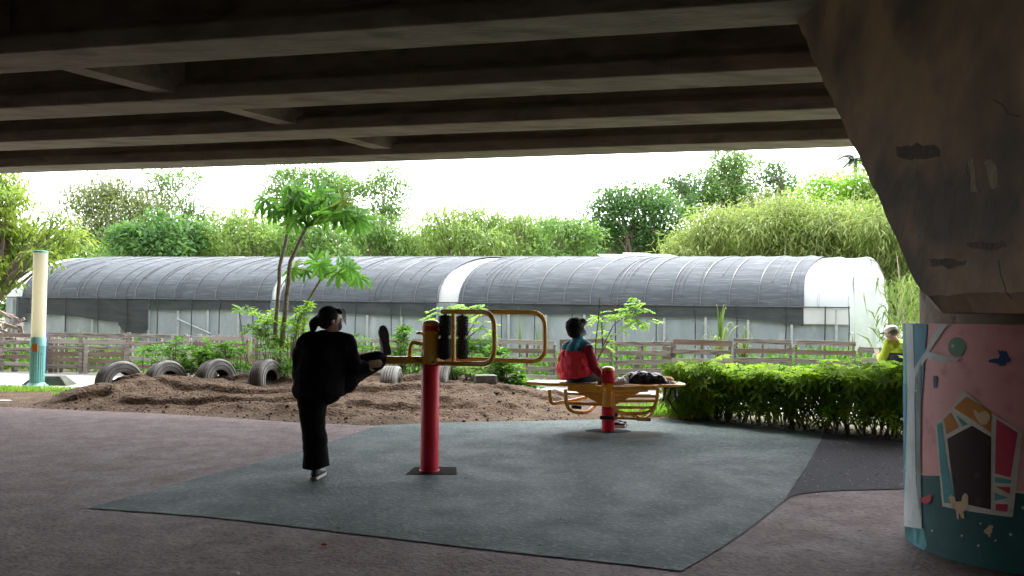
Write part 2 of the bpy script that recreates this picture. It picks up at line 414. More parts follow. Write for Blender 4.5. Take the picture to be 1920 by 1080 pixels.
sl_ = (z1-z0)/(y1-y0); edge.append((y1+(H+.3-z1)/sl_, H+.3))
ch = .10      # chamfer
# side outline (y,z): soffit from near to far, then up and back over the top
near = [(1.2, H+.3), (3.45, edge[0][1])]
outl = near+edge+[(edge[-1][0], H+1.1), (1.2, H+1.1)]
def inset(pl, d):
    n = len(pl); out = []
    for i in range(n):
        a = Vector(pl[i-1]); b = Vector(pl[i]); c = Vector(pl[(i+1)%n]); e1 = (b-a).normalized(); e2 = (c-b).normalized()
        n1 = Vector((-e1.y, e1.x)); n2 = Vector((-e2.y, e2.x)); k = (n1+n2).normalized(); out.append(tuple(b+k*d/max(.35, k.dot(n1))))
    return out
oi = inset(outl, ch)
XR = 4.2; n = len(outl); mb = MB()
# subdivide along edges with chipped wobble
def loop(pl, X, amp):
    res = []
    for i in range(n):
        a = Vector(pl[i]); b = Vector(pl[(i+1)%n]); m_ = 12
        for k in range(m_):
            p = a.lerp(b, k/m_); 
            if i >= 1 and i < n-3: p = p+Vector((mnoise.noise(Vector((p.x*6,p.y*6,X))), mnoise.noise(Vector((p.x*7,p.y*5,X+4)))))*amp
            res.append((X, p.x, p.y))
    return res
L0 = loop(oi, XL, .022); L1 = loop(outl, XL+ch, .012); L2 = loop(outl, XR, .012); NN = len(L0)
mb.v = L0+L1+L2
for a in (0, NN):
    for k in range(NN): mb.f.append((a+k, a+(k+1)%NN, a+NN+(k+1)%NN, a+NN+k)); mb.mi.append(1 if (a == 0 and k >= 24 and k < NN-48) else 0); k0 = len(mb.f)
mb.f += [tuple(range(NN)), tuple(range(2*NN, 3*NN))]; mb.mi += [0,0]
cap = mb.build('crosshead', [m_cap, m_neck], pier)
# form-tie slots and a spalled patch, flat inlays; slot shade painted dark
m_slot = mat('painted recess shade', (.055,.042,.04), (.09,.065,.055), scale=8, rough=1, bump=.5)
def slot(x, y, wx, wz):
    yy, zz = capside(x, y, XL); mb = MB(); pts = []
    for k in range(20):
        a = 2*math.pi*k/20; e = lambda v: math.copysign(abs(v)**.5, v)
        pts.append((XL-.003, yy+e(math.cos(a))*wx*(1+.2*mnoise.noise(Vector((k*.9,x,0)))), zz+e(math.sin(a))*wz*(1+.3*mnoise.noise(Vector((k*.7,y,3))))))
    m = len(pts); mb.add(pts+[(XL+.03,p[1],p[2]) for p in pts], [tuple(range(m))]+[(i,(i+1)%m,m+(i+1)%m,m+i) for i in range(m)])
    mb.build('form_slot', m_slot, cap)
m_patch = mat('pale lime patch', (.15,.12,.085), (.22,.18,.135), scale=6, rough=.9, bump=.6, bscale=25)
def blotch(pl, m, name, dx=-.0012):
    mb = MB(); pts = []
    P = [capside(x, y, XL) for x, y in pl]
    for i in range(len(P)):
        a = Vector(P[i]); b = Vector(P[(i+1)%len(P)])
        for k in range(5):
            p = a.lerp(b, k/5); p += Vector((mnoise.noise(Vector((p.x*12,p.y*12,2))), mnoise.noise(Vector((p.x*11,p.y*13,5)))))*.03; pts.append((XL+dx, p.x, p.y))
    m_ = len(pts); mb.add(pts+[(XL+.02,p[1],p[2]) for p in pts], [tuple(range(m_))]+[(i,(i+1)%m_,m_+(i+1)%m_,m_+i) for i in range(m_)])
    mb.build(name, m, cap)
for pl_ in ([(1678,276),(1700,272),(1750,272),(1764,280),(1760,292),(1740,298),(1700,300),(1684,292)],[(1742,487),(1775,484),(1812,489),(1814,497),(1780,502),(1746,499)],[(1812,455),(1850,452),(1886,455),(1888,464),(1850,469),(1814,466)]): blotch(pl_, m_slot, 'form_slot')
blotch([(1811,305),(1819,330),(1822,362),(1836,364),(1831,340),(1830,318),(1820,300)], m_patch, 'lime_patch'); blotch([(1846,300),(1852,330),(1866,352),(1876,350),(1870,322),(1858,300)], m_patch, 'lime_patch')
if 0: blotch([(1735,108),(1742,140),(1738,160),(1748,158),(1752,130),(1744,104)], m_patch, 'lime_patch')
if 0: blotch([(1878,200),(1892,230),(1905,222),(1920,240),(1930,205),(1900,190)], m_patch, 'lime_patch')
m_crack = mat('open crack', (.035,.028,.028))
for cr_ in ([(1872,488),(1876,515),(1882,530),(1886,548),(1897,560)], [(1815,300),(1811,318),(1819,335),(1817,352)], [(1862,188),(1880,196),(1890,214),(1912,218)]):
    mb = MB(); P = [capside(x,y,XL) for x,y in cr_]; mb.tube([(XL+.001,p[0],p[1]) for p in P], .0035, 5); mb.build('crack', m_crack, cap)

# mural paint, laid on the cylinder in thin coats
def cyl_uv(x, y, r=CR):
    d = ray(x, y); ox, oy = -CX, -CY
    a = d.x*d.x+d.y*d.y; b = 2*(ox*d.x+oy*d.y); c = ox*ox+oy*oy-r*r; disc = b*b-4*a*c
    if disc < 0: t = -b/(2*a)
    else: t = (-b-math.sqrt(disc))/(2*a)
    p = CAMP+d*t; return math.atan2(p.y-CY, p.x-CX) % (2*math.pi), p.z
def cut(poly, x, keep):
    out = []
    for i in range(len(poly)):
        a = poly[i-1]; b = poly[i]; ina = (a[0] >= x) == keep; inb = (b[0] >= x) == keep
        if ina != inb: t = (x-a[0])/(b[0]-a[0]); out.append((x, a[1]+(b[1]-a[1])*t))
        if inb: out.append(b)
    return out
def wrap(poly, m, layer, name, parent=None, th=None):
    P = [(t, min(z, 1.4645)) for t, z in (poly if th else [cyl_uv(1660+x/2.077, 560+y/2.077) for x, y in poly])]
    lo = min(p[0] for p in P); hi = max(p[0] for p in P); r = CR+.0022*layer; bm = bmesh.new()
    st = math.radians(2.8); k0 = int(lo/st)
    for k in range(k0, int(hi/st)+1):
        c = cut(cut(P, k*st, True), (k+1)*st, False)
        c2 = [c[i] for i in range(len(c)) if (abs(c[i][0]-c[i-1][0])+abs(c[i][1]-c[i-1][1])) > 1e-5]
        if len(c2) < 3: continue
        vs = [bm.verts.new((CX+math.cos(t)*r, CY+math.sin(t)*r, z)) for t, z in c2]
        try: bm.faces.new(vs)
        except ValueError: pass
    bmesh.ops.triangulate(bm, faces=bm.faces)
    for f in bm.faces:
        f.normal_update(); cc = f.calc_center_median()
        if f.normal.x*(cc.x-CX)+f.normal.y*(cc.y-CY) < 0: f.normal_flip()
    me = bpy.data.meshes.new(name); bm.to_mesh(me); bm.free()
    return link_mesh(me, name, m, parent or mural)
p_white = paint('off white mural paint', (.62,.60,.55)); p_grey = paint('pale blue grey mural paint', (.50,.56,.58))
p_blue = paint('blue mural paint', (.045,.22,.34)); p_teal = paint('deep teal mural paint', (.022,.105,.115)); p_lteal = paint('light teal mural paint', (.10,.33,.38))
p_orange = paint('orange mural paint', (.50,.21,.035)); p_dark = paint('near black mural paint', (.028,.010,.016)); p_red = paint('red mural paint', (.52,.055,.10))
p_cream = paint('cream mural paint', (.62,.48,.30)); p_sage = paint('sage green mural paint', (.15,.30,.20)); p_navy = paint('navy mural paint', (.03,.09,.22))
def circ(cx, cy, r, n=20, ry=None): return [(cx+r*math.cos(2*math.pi*k/n), cy+(ry or r)*math.sin(2*math.pi*k/n)) for k in range(n)]
t0, zg = cyl_uv(1660+125/2.077, 560+690/2.077)
PI2 = 2*math.pi
wrap([(math.radians(150), 0.0),(math.radians(150), zg+.01),(t0, zg),(cyl_uv(1764,892)[0], cyl_uv(1764,892)[1]),(cyl_uv(1920,926)[0], cyl_uv(1920,926)[1]),(math.radians(330), .36),(math.radians(345),.0)], p_teal, 1, 'painted_ground', th=True)
wrap([(math.radians(150), zg),(math.radians(150), zg+.012),(t0, zg+.012),(cyl_uv(1764,889)[0], cyl_uv(1764,889)[1]),(cyl_uv(1920,921)[0], cyl_uv(1920,921)[1]),(cyl_uv(1920,926)[0], cyl_uv(1920,926)[1]),(cyl_uv(1764,892)[0], cyl_uv(1764,892)[1])], p_white, 2, 'painted_horizon', th=True)
# blue strip left of the trunk goes round to the back
wrap([(math.radians(150), .0),(math.radians(150), 1.47),(cyl_uv(1713,606)[0], 1.47),(cyl_uv(1716,880)[0], .0)], p_lteal, 2, 'painted_sky_strip', th=True)
wrap([(66,885),(140,893),(128,975),(100,960),(62,930),(60,1010),(120,1010),(150,990),(165,960),(150,893)], p_lteal, 2, 'painted_pool')
wrap([(108,60),(166,60),(150,330),(136,500),(123,672),(116,672),(108,330)], p_blue, 3, 'painted_sky_strip')
wrap([(70,330),(86,330),(86,520),(78,640),(68,640)], p_blue, 3, 'painted_sky_strip')
wrap([(64,660),(84,665),(78,800),(66,880),(60,880)], p_blue, 3, 'painted_sky_strip')
wrap([(84,60),(112,60),(117,272),(160,205),(214,85),(248,85),(178,200),(163,236),(122,300),(118,400),(121,690),(147,896),(100,890),(68,884),(84,690),(92,400),(88,200)], p_grey, 4, 'painted_tree')
wrap([(162,203),(200,212),(252,228),(288,235),(286,243),(235,246),(190,240),(160,232)], p_grey, 5, 'painted_branch')
wrap(circ(280,188,34,26,38), p_sage, 2, 'painted_ball'); wrap(circ(265,184,6,10), p_white, 3, 'painted_spot')
for cx, cy, r in ((387,132,6),(218,406,4),(165,412,4),(126,358,5),(188,903,4),(488,916,6),(302,922,4),(365,960,5),(430,940,4),(535,812,6),(373,874,4)): wrap(circ(cx,cy,r,9), p_white, 6, 'painted_spot')
wrap([(402,238),(425,233),(445,232),(458,238),(444,215),(436,198),(450,206),(457,200),(464,208),(468,200),(476,215),(482,230),(491,235),(486,243),(470,250),(462,262),(455,256),(446,264),(442,254),(425,250),(404,248)], p_navy, 2, 'painted_bird')
wrap([(190,300),(202,300),(204,322),(203,342),(200,352),(197,340),(194,352),(190,342),(188,322)], p_navy, 2, 'painted_bug')
wrap([(310,358),(423,450),(533,520),(496,850),(360,832),(225,808),(210,640),(196,486),(250,440)], p_white, 3, 'painted_house')
for pl, m in (([(318,381),(415,440),(413,522),(340,470),(270,425)], p_orange), ([(258,442),(290,500),(242,528),(230,470)], p_orange), ([(279,452),(325,489),(303,497)], p_lteal),
              ([(340,494),(413,538),(412,820),(340,805),(276,790),(258,660),(244,546)], p_dark), ([(205,492),(222,480),(245,640),(273,765),(262,797),(232,795),(216,640)], p_lteal),
              ([(433,468),(515,522),(488,695),(428,680),(430,570)], p_red), ([(428,693),(490,705),(489,719),(427,716)], p_lteal), ([(428,730),(487,733),(485,760)], p_red),
              ([(427,755),(481,775),(426,786)], p_lteal), ([(430,797),(478,800),(475,829),(430,824)], p_red)): wrap(pl, m, 4, 'painted_panel')
wrap([(345,432),(356,434),(362,446),(390,436),(402,442),(411,458),(408,474),(395,488),(376,492),(362,474),(350,452)], p_cream, 5, 'painted_emblem')
wrap([(252,772),(262,764),(272,772),(280,790),(300,788),(304,768),(312,757),(320,758),(326,768),(326,800),(316,822),(306,830),(308,850),(314,856),(300,854),(296,832),(290,832),(290,858),(284,856),(284,828),(268,812),(262,795),(256,788)], p_cream, 6, 'painted_rooster')
wrap([(138,776),(160,770),(172,766),(178,760),(188,763),(182,772),(184,786),(170,798),(152,796)], p_red, 5, 'painted_bird')
wrap([(385,902),(398,892),(404,882),(414,880),(424,888),(414,892),(418,906),(408,918),(410,928),(404,926),(400,916),(390,912)], p_cream, 5, 'painted_chick')
# ================================================================ GREENHOUSE
m_film = mat('white greenhouse film', (.72,.76,.755), (.78,.80,.80), scale=1.2, rough=.35, bump=.25, bscale=3, transl=.25, bdist=.05)
m_gable = mat('milky greenhouse film', (.52,.64,.60), (.62,.70,.67), scale=.8, rough=.35, bump=.35, bscale=2, transl=.3, bdist=.08)
m_net = mat('charcoal shade net', (.068,.077,.086), (.094,.106,.118), scale=1.2, rough=.85, bump=.15, bscale=5, c3=(.14,.155,.17), s3=4, t3=(.5,.75), stretch=(.5,.5,6), bdist=.05, spec=.35)
m_netskirt = mat('hanging shade net', (.032,.037,.042), (.06,.067,.073), scale=2, rough=.85, alpha=.86, stretch=(.6,1,3), bump=.3)
m_curt = mat('grey plastic curtain', (.23,.275,.305), (.33,.38,.405), scale=.9, rough=.4, bump=.6, bscale=2.2, stretch=(1.2,1,.5), c3=(.45,.49,.51), s3=1.3, t3=(.6,.75), bdist=.08)
m_galv = mat('galvanised tube', (.40,.43,.45), (.5,.53,.55), scale=9, rough=.4, metal=.3)
m_hoop = mat('pale hoop pipe', (.105,.115,.123), (.07,.078,.084), scale=1.2, rough=.5, contrast=(.4,.6))
m_black = mat('black rope', (.02,.021,.024), rough=.7)
Lp = D(12, 557, 29.2); Rp = D(1592, 577, 22.0); LR = D(170, 484.5, 32.3); RR = D(1628, 484.5, 25.3)
Sx, Sy = 4.3, 6.6
def ghp(t, a, off=0.0):
    """point on the roof: t along the house, a = 0 at the front eave .. pi at the back eave"""
    ze = Lp.z+(Rp.z-Lp.z)*t; zr = LR.z+(RR.z-LR.z)*t
    bx = Lp.x+(Rp.x-Lp.x)*t; by = Lp.y+(Rp.y-Lp.y)*t; k = (1-math.cos(a))/2; s = math.sin(a)**.86 if math.sin(a) > 0 else 0
    sag = .018*math.sin(t*math.pi*34)**2
    nx_, ny_, nz_ = -math.cos(a)*.4, -math.cos(a)*.85, math.sin(a)
    return Vector((bx+Sx*k+nx_*off, by+Sy*k+ny_*off, ze+(zr-ze)*s+nz_*off - sag*s))
def t_of(x):
    u = (x-960)/FPX; return (u*Lp.y-Lp.x)/((Rp.x-Lp.x)-u*(Rp.y-Lp.y))
gh = thing('greenhouse', (Lp.x, Lp.y, 0), 'long tunnel greenhouse with black shade netting over white film behind the pallet fence', 'greenhouse')
def roof(name, t0, t1, off, m, a1=math.pi, nx_=None, fringe=0):
    n = nx_ or max(4, int((t1-t0)*150)); A = 28; mb = MB(); 
    for i in range(n+1):
        t = t0+(t1-t0)*i/n
        for j in range(A+1):
            a = a1*j/A; tt = t
            if i in (0, n): tt = t+.0012*math.sin(a*5+i)
            mb.v.append(ghp(tt, a, off+.018*mnoise.noise(Vector((t*60, a*2.5, off*9)))))
    for i in range(n):
        for j in range(A): q = i*(A+1)+j; mb.f.append((q, q+1, q+A+2, q+A+1))
    mb.mi = [0]*len(mb.f)
    return mb.build(name, m, gh, smooth=True)
roof('roof_film', 0, 1, 0, m_film)
segs = [(t_of(43), t_of(511)), (t_of(527), t_of(821)), (t_of(860), t_of(1506))]
for a, b in segs: roof('shade_net', a, b, .05, m_net, a1=math.pi*.97)
nh = 36
for k in range(nh+1):
    t = k/nh; mb = MB()
    inn = any(a-.002 < t < b+.002 for a, b in segs)
    mb.tube([ghp(t, math.pi*j/24, .058 if inn else .0) for j in range(13 if inn else 25)], .021 if inn else .028, 6)
    mb.build('hoop', m_hoop if inn else m_galv, gh, smooth=True)
for a, b in segs:            # paler rubbed strips of net between the hoops, slack folds
    for k in range(int((b-a)*60)):
        t = a+(b-a)*random.random(); j0 = random.randint(0, 4); j1 = random.randint(6, 11); mb = MB(); dt = random.uniform(-.001,.001)
        if t+.002 > b or t-.002 < a: continue
        mb.tube([ghp(t+dt*(j-j0), math.pi*j/24, .056) for j in range(j0, j1+1)], random.uniform(.008,.018), 5)
        mb.build('net_fold', m_hoop, gh, smooth=True)
def wallp(t, z, off=0.0):
    b = Lp.lerp(Rp, t); n_ = Vector((Rp.y-Lp.y, -(Rp.x-Lp.x), 0)).normalized(); return Vector((b.x, b.y, z))+n_*off
def ez(t): return Lp.z+(Rp.z-Lp.z)*t
# side curtain with folds
mb = MB(); n = 420; rows = 14
for i in range(n+1):
    t = i/n
    for j in range(rows+1):
        z = (ez(t)-.02)*j/rows; w_ = 1-j/rows
        fold = .05*mnoise.noise(Vector((t*70, z*.8, 2)))+.03*mnoise.noise(Vector((t*160+z*2.2, z*.5, 7)))
        mb.v.append(wallp(t, z, fold*(.35+.65*w_)))
for i in range(n):
    for j in range(rows): q = i*(rows+1)+j; mb.f.append((q, q+1, q+rows+2, q+rows+1))
mb.mi = [0]*len(mb.f); mb.build('side_curtain', m_curt, gh, smooth=True)
# hanging skirt of netting under the eave, hem wavers; long ragged drop near the left
def skirt(ta, tb, f, name='net_skirt', off=.11):
    mb = MB(); n = max(10, int((tb-ta)*400)); R_ = 6
    for i in range(n+1):
        t = ta+(tb-ta)*i/n; dz = f(t)
        for j in range(R_+1): z = ez(t)+.03-dz*j/R_; mb.v.append(wallp(t, z, off+.025*mnoise.noise(Vector((t*90, z, 5)))))
    for i in range(n):
        for j in range(R_): q = i*(R_+1)+j; mb.f.append((q, q+1, q+R_+2, q+R_+1))
    mb.mi = [0]*len(mb.f); mb.build(name, m_netskirt, gh, smooth=True)
N1 = lambda t, s=0: mnoise.noise(Vector((t*14, s, 0)))
skirt(segs[0][0]-.006, segs[0][0]+.012, lambda t: .95, off=.12)
skirt(segs[0][0]+.008, t_of(232), lambda t: .50+.45*(t-.0)/.2*1.0+.06*N1(t))
skirt(t_of(228), t_of(284), lambda t: .95+.45*math.sin((t-t_of(228))/(t_of(284)-t_of(228))*math.pi*.9)+.08*mnoise.noise(Vector((t*300,0,0))), off=.14)
skirt(t_of(284), segs[0][1], lambda t: .40+.06*N1(t))
skirt(segs[1][0], segs[1][1], lambda t: .40+.12*(t-segs[1][0])/.2+.05*N1(t))
skirt(segs[2][0], t_of(1300), lambda t: .36+.06*N1(t))
skirt(t_of(1300), segs[2][1], lambda t: .36+.22*((t-t_of(1300))/(segs[2][1]-t_of(1300)))**2+.04*N1(t))
mb = MB(); 
for j in range(2):
    for i in range(13): t = segs[2][1]+(1-segs[2][1])*i/12; mb.v.append(wallp(t, ez(t)+.02-j*.5, .10+.02*math.sin(i*2)))
mb.f = [(i, i+1, i+14, i+13) for i in range(12)]; mb.mi = [0]*12; mb.build('film_flap', m_film, gh, smooth=True)
# eave rail, posts behind, ropes in front
mb = MB(); mb.tube([wallp(i/20, ez(i/20)+.0, .16) for i in range(21)], .022, 6); mb.build('eave_rail', mat('dark rail', (.05,.052,.056), rough=.5), gh, smooth=True)
for k in range(25):
    t = .012+k/24*.976; mb = MB(); mb.box(wallp(t, ez(t)/2, .065), (.07,.05,ez(t)-.1)); mb.build('post', m_galv, gh)
for x in (44, 92, 131, 192, 245, 302, 366, 418, 481, 560, 672, 738, 800, 943, 1005, 1076, 1155, 1231, 1303, 1382, 1472, 1545, 1590):
    t = t_of(x); mb = MB(); mb.tube([wallp(t+random.uniform(-.0006,.0006), z, .175) for z in (0,.6,1.2,ez(t)+.03)], .017, 6); mb.build('tie_rope', m_black, gh, smooth=True)
mb = MB(); mb.tube([wallp(t_of(337), 1.25, .1), wallp(t_of(400), .75, .1)], .025, 6); mb.build('brace', m_galv, gh, smooth=True)
# gable ends
def gable(t, name, bulge):
    mb = MB(); A = 28; base = [ghp(t, math.pi*j/A, -.01) for j in range(A+1)]; rows = 10; out = Vector((Rp.x-Lp.x, Rp.y-Lp.y, 0)).normalized()*(1 if t > .5 else -1)
    for j in range(A+1):
        for r in range(rows+1):
            z = base[j].z*r/rows; p = Vector((base[j].x, base[j].y, z)); a_ = math.sin(math.pi*j/A)
            mb.v.append(p+out*(bulge*a_*math.sin(math.pi*min(1,(r/rows)*1.0))+.04*mnoise.noise(Vector((p.y*1.5,z*1.2,t*5)))))
    for j in range(A):
        for r in range(rows): q = j*(rows+1)+r; mb.f.append((q, q+1, q+rows+2, q+rows+1))
    mb.mi = [0]*len(mb.f); mb.build(name, m_gable, gh, smooth=True)
    mb = MB(); 
    for k in (5, 14, 22): p = base[k]; mb.tube([(p.x, p.y, 0)+Vector((0,0,0)) if False else Vector((p.x,p.y,0))+out*.03, Vector((p.x,p.y,p.z))+out*.03], .025, 6)
    mb.tube([Vector((base[0].x,base[0].y,1.05))+out*.03, Vector((base[-1].x,base[-1].y,1.05))+out*(.03)], .02, 6)
    mb.build('end_frame', m_galv, gh, smooth=True)
gable(1, 'gable_film', .10); gable(0, 'gable_film', .2)

# sheet roof peeping over the ridge
m_sheet = mat('pale metal sheet', (.46,.45,.46), (.58,.57,.57), scale=3, rough=.4, metal=.2); m_rail = mat('grey steel', (.12,.12,.13), rough=.5)
d_ = 33.0
sh = thing('sheet_roof', (*D(1195,480,d_).xy, 0), 'low flat roof of pale metal sheets showing above the middle right of the greenhouse ridge', 'roof')
P = [D(x,y,d) for x,y,d in ((1122,476,32.6),(1252,478,32.6),(1268,483,32.0),(1130,483,32.0))]
for (xa, xb, dy) in ((1122,1176,0),(1170,1226,-2.5),(1216,1268,0)):
    mb = MB(); a = D(xa,479.5+dy,33.2); b = D(xb,480.0+dy,32.0); c = (a+b)/2; mb.box((c.x, c.y, c.z), ((b.x-a.x), 2.2, .045), Matrix.Rotation(math.radians(7),3,'X')); mb.build('roof_sheet', m_sheet, sh)
mb = MB(); mb.tube([D(1002,485,32.3), D(1060,481.5,32.4), D(1120,483,32.4), D(1268,481,32.5)], .035, 6); mb.build('edge_pipe', m_rail, sh, smooth=True)
mb = MB()
for x in (1010,1135,1195,1258): p = D(x,484,33); mb.tube([(p.x,p.y,0),(p.x,p.y,p.z)], .04, 6)
mb.build('support_post', m_rail, sh)

# ================================================================ PALLET FENCE
m_wood = mat('weathered pallet wood', (.25,.22,.19), (.40,.365,.325), scale=1.6, rough=.9, bump=.5, bscale=18, stretch=(.8,.8,9), c3=(.13,.10,.085), s3=3.5, t3=(.5,.66), bdist=.01)
m_wood2 = mat('sun bleached pallet wood', (.36,.325,.295), (.47,.44,.40), scale=1.4, rough=.9, bump=.5, bscale=18, stretch=(.8,.8,9), c3=(.24,.20,.17), s3=3.5, bdist=.01)
m_wood3 = mat('red brown pallet wood', (.18,.13,.10), (.29,.22,.175), scale=1.5, rough=.9, bump=.5, bscale=18, stretch=(.8,.8,9), bdist=.01)
m_hwood = [m_wood, m_wood2, m_wood3, m_wood]
def fpt(x):
    """ground point of the fence under pixel column x"""
    d = 19.0+(14.9-19.0)*(x/1640.0); u = (x-960)/FPX; return Vector((u*d*1.0, d, 0))
def pallet(root, x0, x1, top, n, gap, seed, lean=0, skew=0):
    r = random.Random(seed); a = fpt(x0); b = fpt(x1); dirv = (b-a); L = dirv.length; dirv.normalize(); nn = Vector((dirv.y, -dirv.x, 0))
    zs = [top-gap*k for k in range(n)]
    for z in zs:
        if z < .06: break
        h = r.uniform(.085,.115); t0 = r.uniform(-.02,.03); tl = r.uniform(-.014,.014)+skew
        p = a+dirv*t0+nn*.05; q = b-dirv*r.uniform(-.02,.03)+nn*.05
        p.z = z-tl; q.z = z+tl; mb = MB(); mb.bar(p, q, .02, h)
        mb.build('slat', r.choice(m_hwood), root, bevel=.004, segs=1)
        if r.random() < .3:
            mb = MB(); p2 = p-nn*.12; q2 = q-nn*.12; p2.z -= .02; q2.z -= .02; mb.bar(p2, q2, .02, h*.9); mb.build('slat', r.choice(m_hwood), root)
    for f in (.03, .5, .97):
        p = a+dirv*L*f-nn*.01; mb = MB(); mb.box((p.x, p.y, (top-.03)/2), (.05, .085, top-.05), Matrix.Rotation(math.atan2(dirv.y,dirv.x),3,'Z')); mb.build('post', r.choice([m_wood, m_wood3]), root, bevel=.004, segs=1)
def picket(root, x, top, lean=0, w_=.10, pointed=False, dy=.09, mt=None):
    a = fpt(x); n_ = Vector((-.24,-1,0)).normalized(); a += n_*dy; mb = MB(); tx = lean
    if pointed:
        s = .5*w_; vs = [(-s,0),(s,0),(s+tx,top-.08),(tx,top),(-s+tx,top-.08)]
    else: s = .5*w_; vs = [(-s,0),(s,0),(s+tx,top),(-s+tx,top)]
    k = len(vs); V = [(a.x+p[0], a.y, p[1]) for p in vs]+[(a.x+p[0], a.y+.03, p[1]) for p in vs]
    mb.add(V, [tuple(range(k)), tuple(range(2*k-1,k-1,-1))]+[(i,(i+1)%k,k+(i+1)%k,k+i) for i in range(k)])
    mb.build('picket', mt or random.choice([m_wood, m_wood2]), root)
fa = thing('pallet_fence', tuple(fpt(300)), 'low fence of weathered wooden pallets behind the row of half buried tyres', 'fence')
xs = [(-110,-25,.86),(-20,88,.90),(93,240,.92),(246,362,.92),(368,470,.90),(476,580,.93),(586,690,.90),(696,800,.90)]
for i,(a,b,t) in enumerate(xs): pallet(fa, a, b, t, 5 if i%2 else 6, .175 if i%2 else .15, 40+i)
for x, t, l in ((-4,.75,.03),(23,.72,.04),(86,.8,-.1),(160,.98,-.02),(168,.70,.03),(244,1.0,.04),(12,.95,0),(95,.92,0),(103,.96,0),(113,.93,.03),(330,.97,0),(352,.99,.02),(358,.95,0),(371,.98,0),(395,.96,0),(403,.97,.03)): picket(fa, x, t, l, .085, dy=-.09 if int(x)%2 else .09)
fb = thing('pallet_fence', tuple(fpt(1280)), 'low pallet fence standing behind the hedge and the seated person in red', 'fence')
xs = [(806,930,.90),(936,1044,.92),(1050,1150,.96),(1154,1257,.92),(1262,1372,.97),(1375,1485,1.01),(1489,1603,1.0)]
for i,(a,b,t) in enumerate(xs): pallet(fb, a, b, t, 5, .185, 70+i, skew=.012 if i==3 else 0)
for x, t, l, pnt in ((1108,.985,0,True),(1186,.99,.16,True),(1226,1.02,0,True),(1246,1.02,.01,True),(1262,.98,0,False),(990,.55,0,False),(1035,.6,0,False)): picket(fb, x, t, l, .11, pnt, dy=-.09)
fc = thing('pallet_fence', tuple(fpt(1680)), 'lower pallet fence section at the right end behind the person in the lime jacket', 'fence')
pallet(fc, 1610, 1720, .88, 4, .20, 99); pallet(fc, 1725, 1835, .86, 4, .20, 98); pallet(fc, 1840, 1950, .86, 4, .20, 97)

# heap of dry timber scraps at the far left behind the fence
hp = thing('timber_heap', (*D(5,640,21).xy, 0), 'heap of brown timber offcuts behind the fence left of the lamp post', 'heap')
r = random.Random(5); c = D(2,650,21.0)
for k in range(150):
    a = r.uniform(0,6.28); rad = 1.15*math.sqrt(r.random()); z = r.uniform(.02, 1.75*(1-rad/1.5)); p = Vector((c.x-.05+rad*math.cos(a), c.y+rad*.6*math.sin(a), z))
    d = Vector((r.gauss(0,1), r.gauss(0,.6), r.gauss(0,.35))).normalized(); L = r.uniform(.15,.4); mb = MB(); mb.bar(p-d*L, p+d*L, r.uniform(.04,.10), r.uniform(.03,.08)); mb.build('timber_scrap', r.choice(m_hwood), hp)
# ================================================================ VEGETATION
lf_mid = leafmat('mid green leaves', (.084,.168,.049), (.196,.308,.098), .45)
lf_dark = leafmat('dark green leaves', (.049,.119,.045), (.126,.231,.077), .45)
lf_pale = leafmat('pale yellow green leaves', (.126,.203,.056), (.308,.406,.140), .45)
lf_yel = leafmat('yellow flushed leaves', (.05,.14,.03), (.36,.44,.08))
lf_bam = leafmat('bamboo leaves', (.13,.195,.055), (.34,.40,.15), .45)
lf_olive = leafmat('olive brown leaves', (.11,.15,.06), (.25,.28,.12))
lf_fresh = leafmat('fresh green leaves', (.045,.14,.022), (.14,.28,.045))
lf_grass = leafmat('long grass blades', (.08,.14,.035), (.22,.27,.10))
lf_bright = leafmat('bright young leaves', (.140,.336,.042), (.364,.532,.098))
m_bark = mat('grey brown bark', (.12,.09,.07), (.22,.18,.145), scale=6, rough=.95, bump=.6, bscale=30, stretch=(3,3,.5))
m_bark2 = mat('pale scarred stem', (.20,.16,.13), (.36,.31,.26), scale=9, rough=.9, bump=.8, bscale=25, stretch=(1,1,4), c3=(.09,.07,.06), s3=14)
m_twig = mat('dark twigs', (.07,.05,.035), (.12,.09,.065), scale=10, rough=.9)
m_cane = mat('pale bamboo cane', (.34,.27,.17), (.42,.36,.24), scale=6, rough=.5)

def wander(a, b, n=6, amp=.12):
    a = Vector(a); b = Vector(b); L = (b-a).length; out = []
    for i in range(n+1):
        t = i/n; p = a.lerp(b, t); k = math.sin(math.pi*t)*amp*L
        out.append(p+Vector((mnoise.noise(p*.7+Vector((3,1,0))), mnoise.noise(p*.7+Vector((8,2,5))), mnoise.noise(p*.9)*.4))*k)
    return out
def taper(n, r0, r1): return [r0+(r1-r0)*i/(n-1) for i in range(n)]

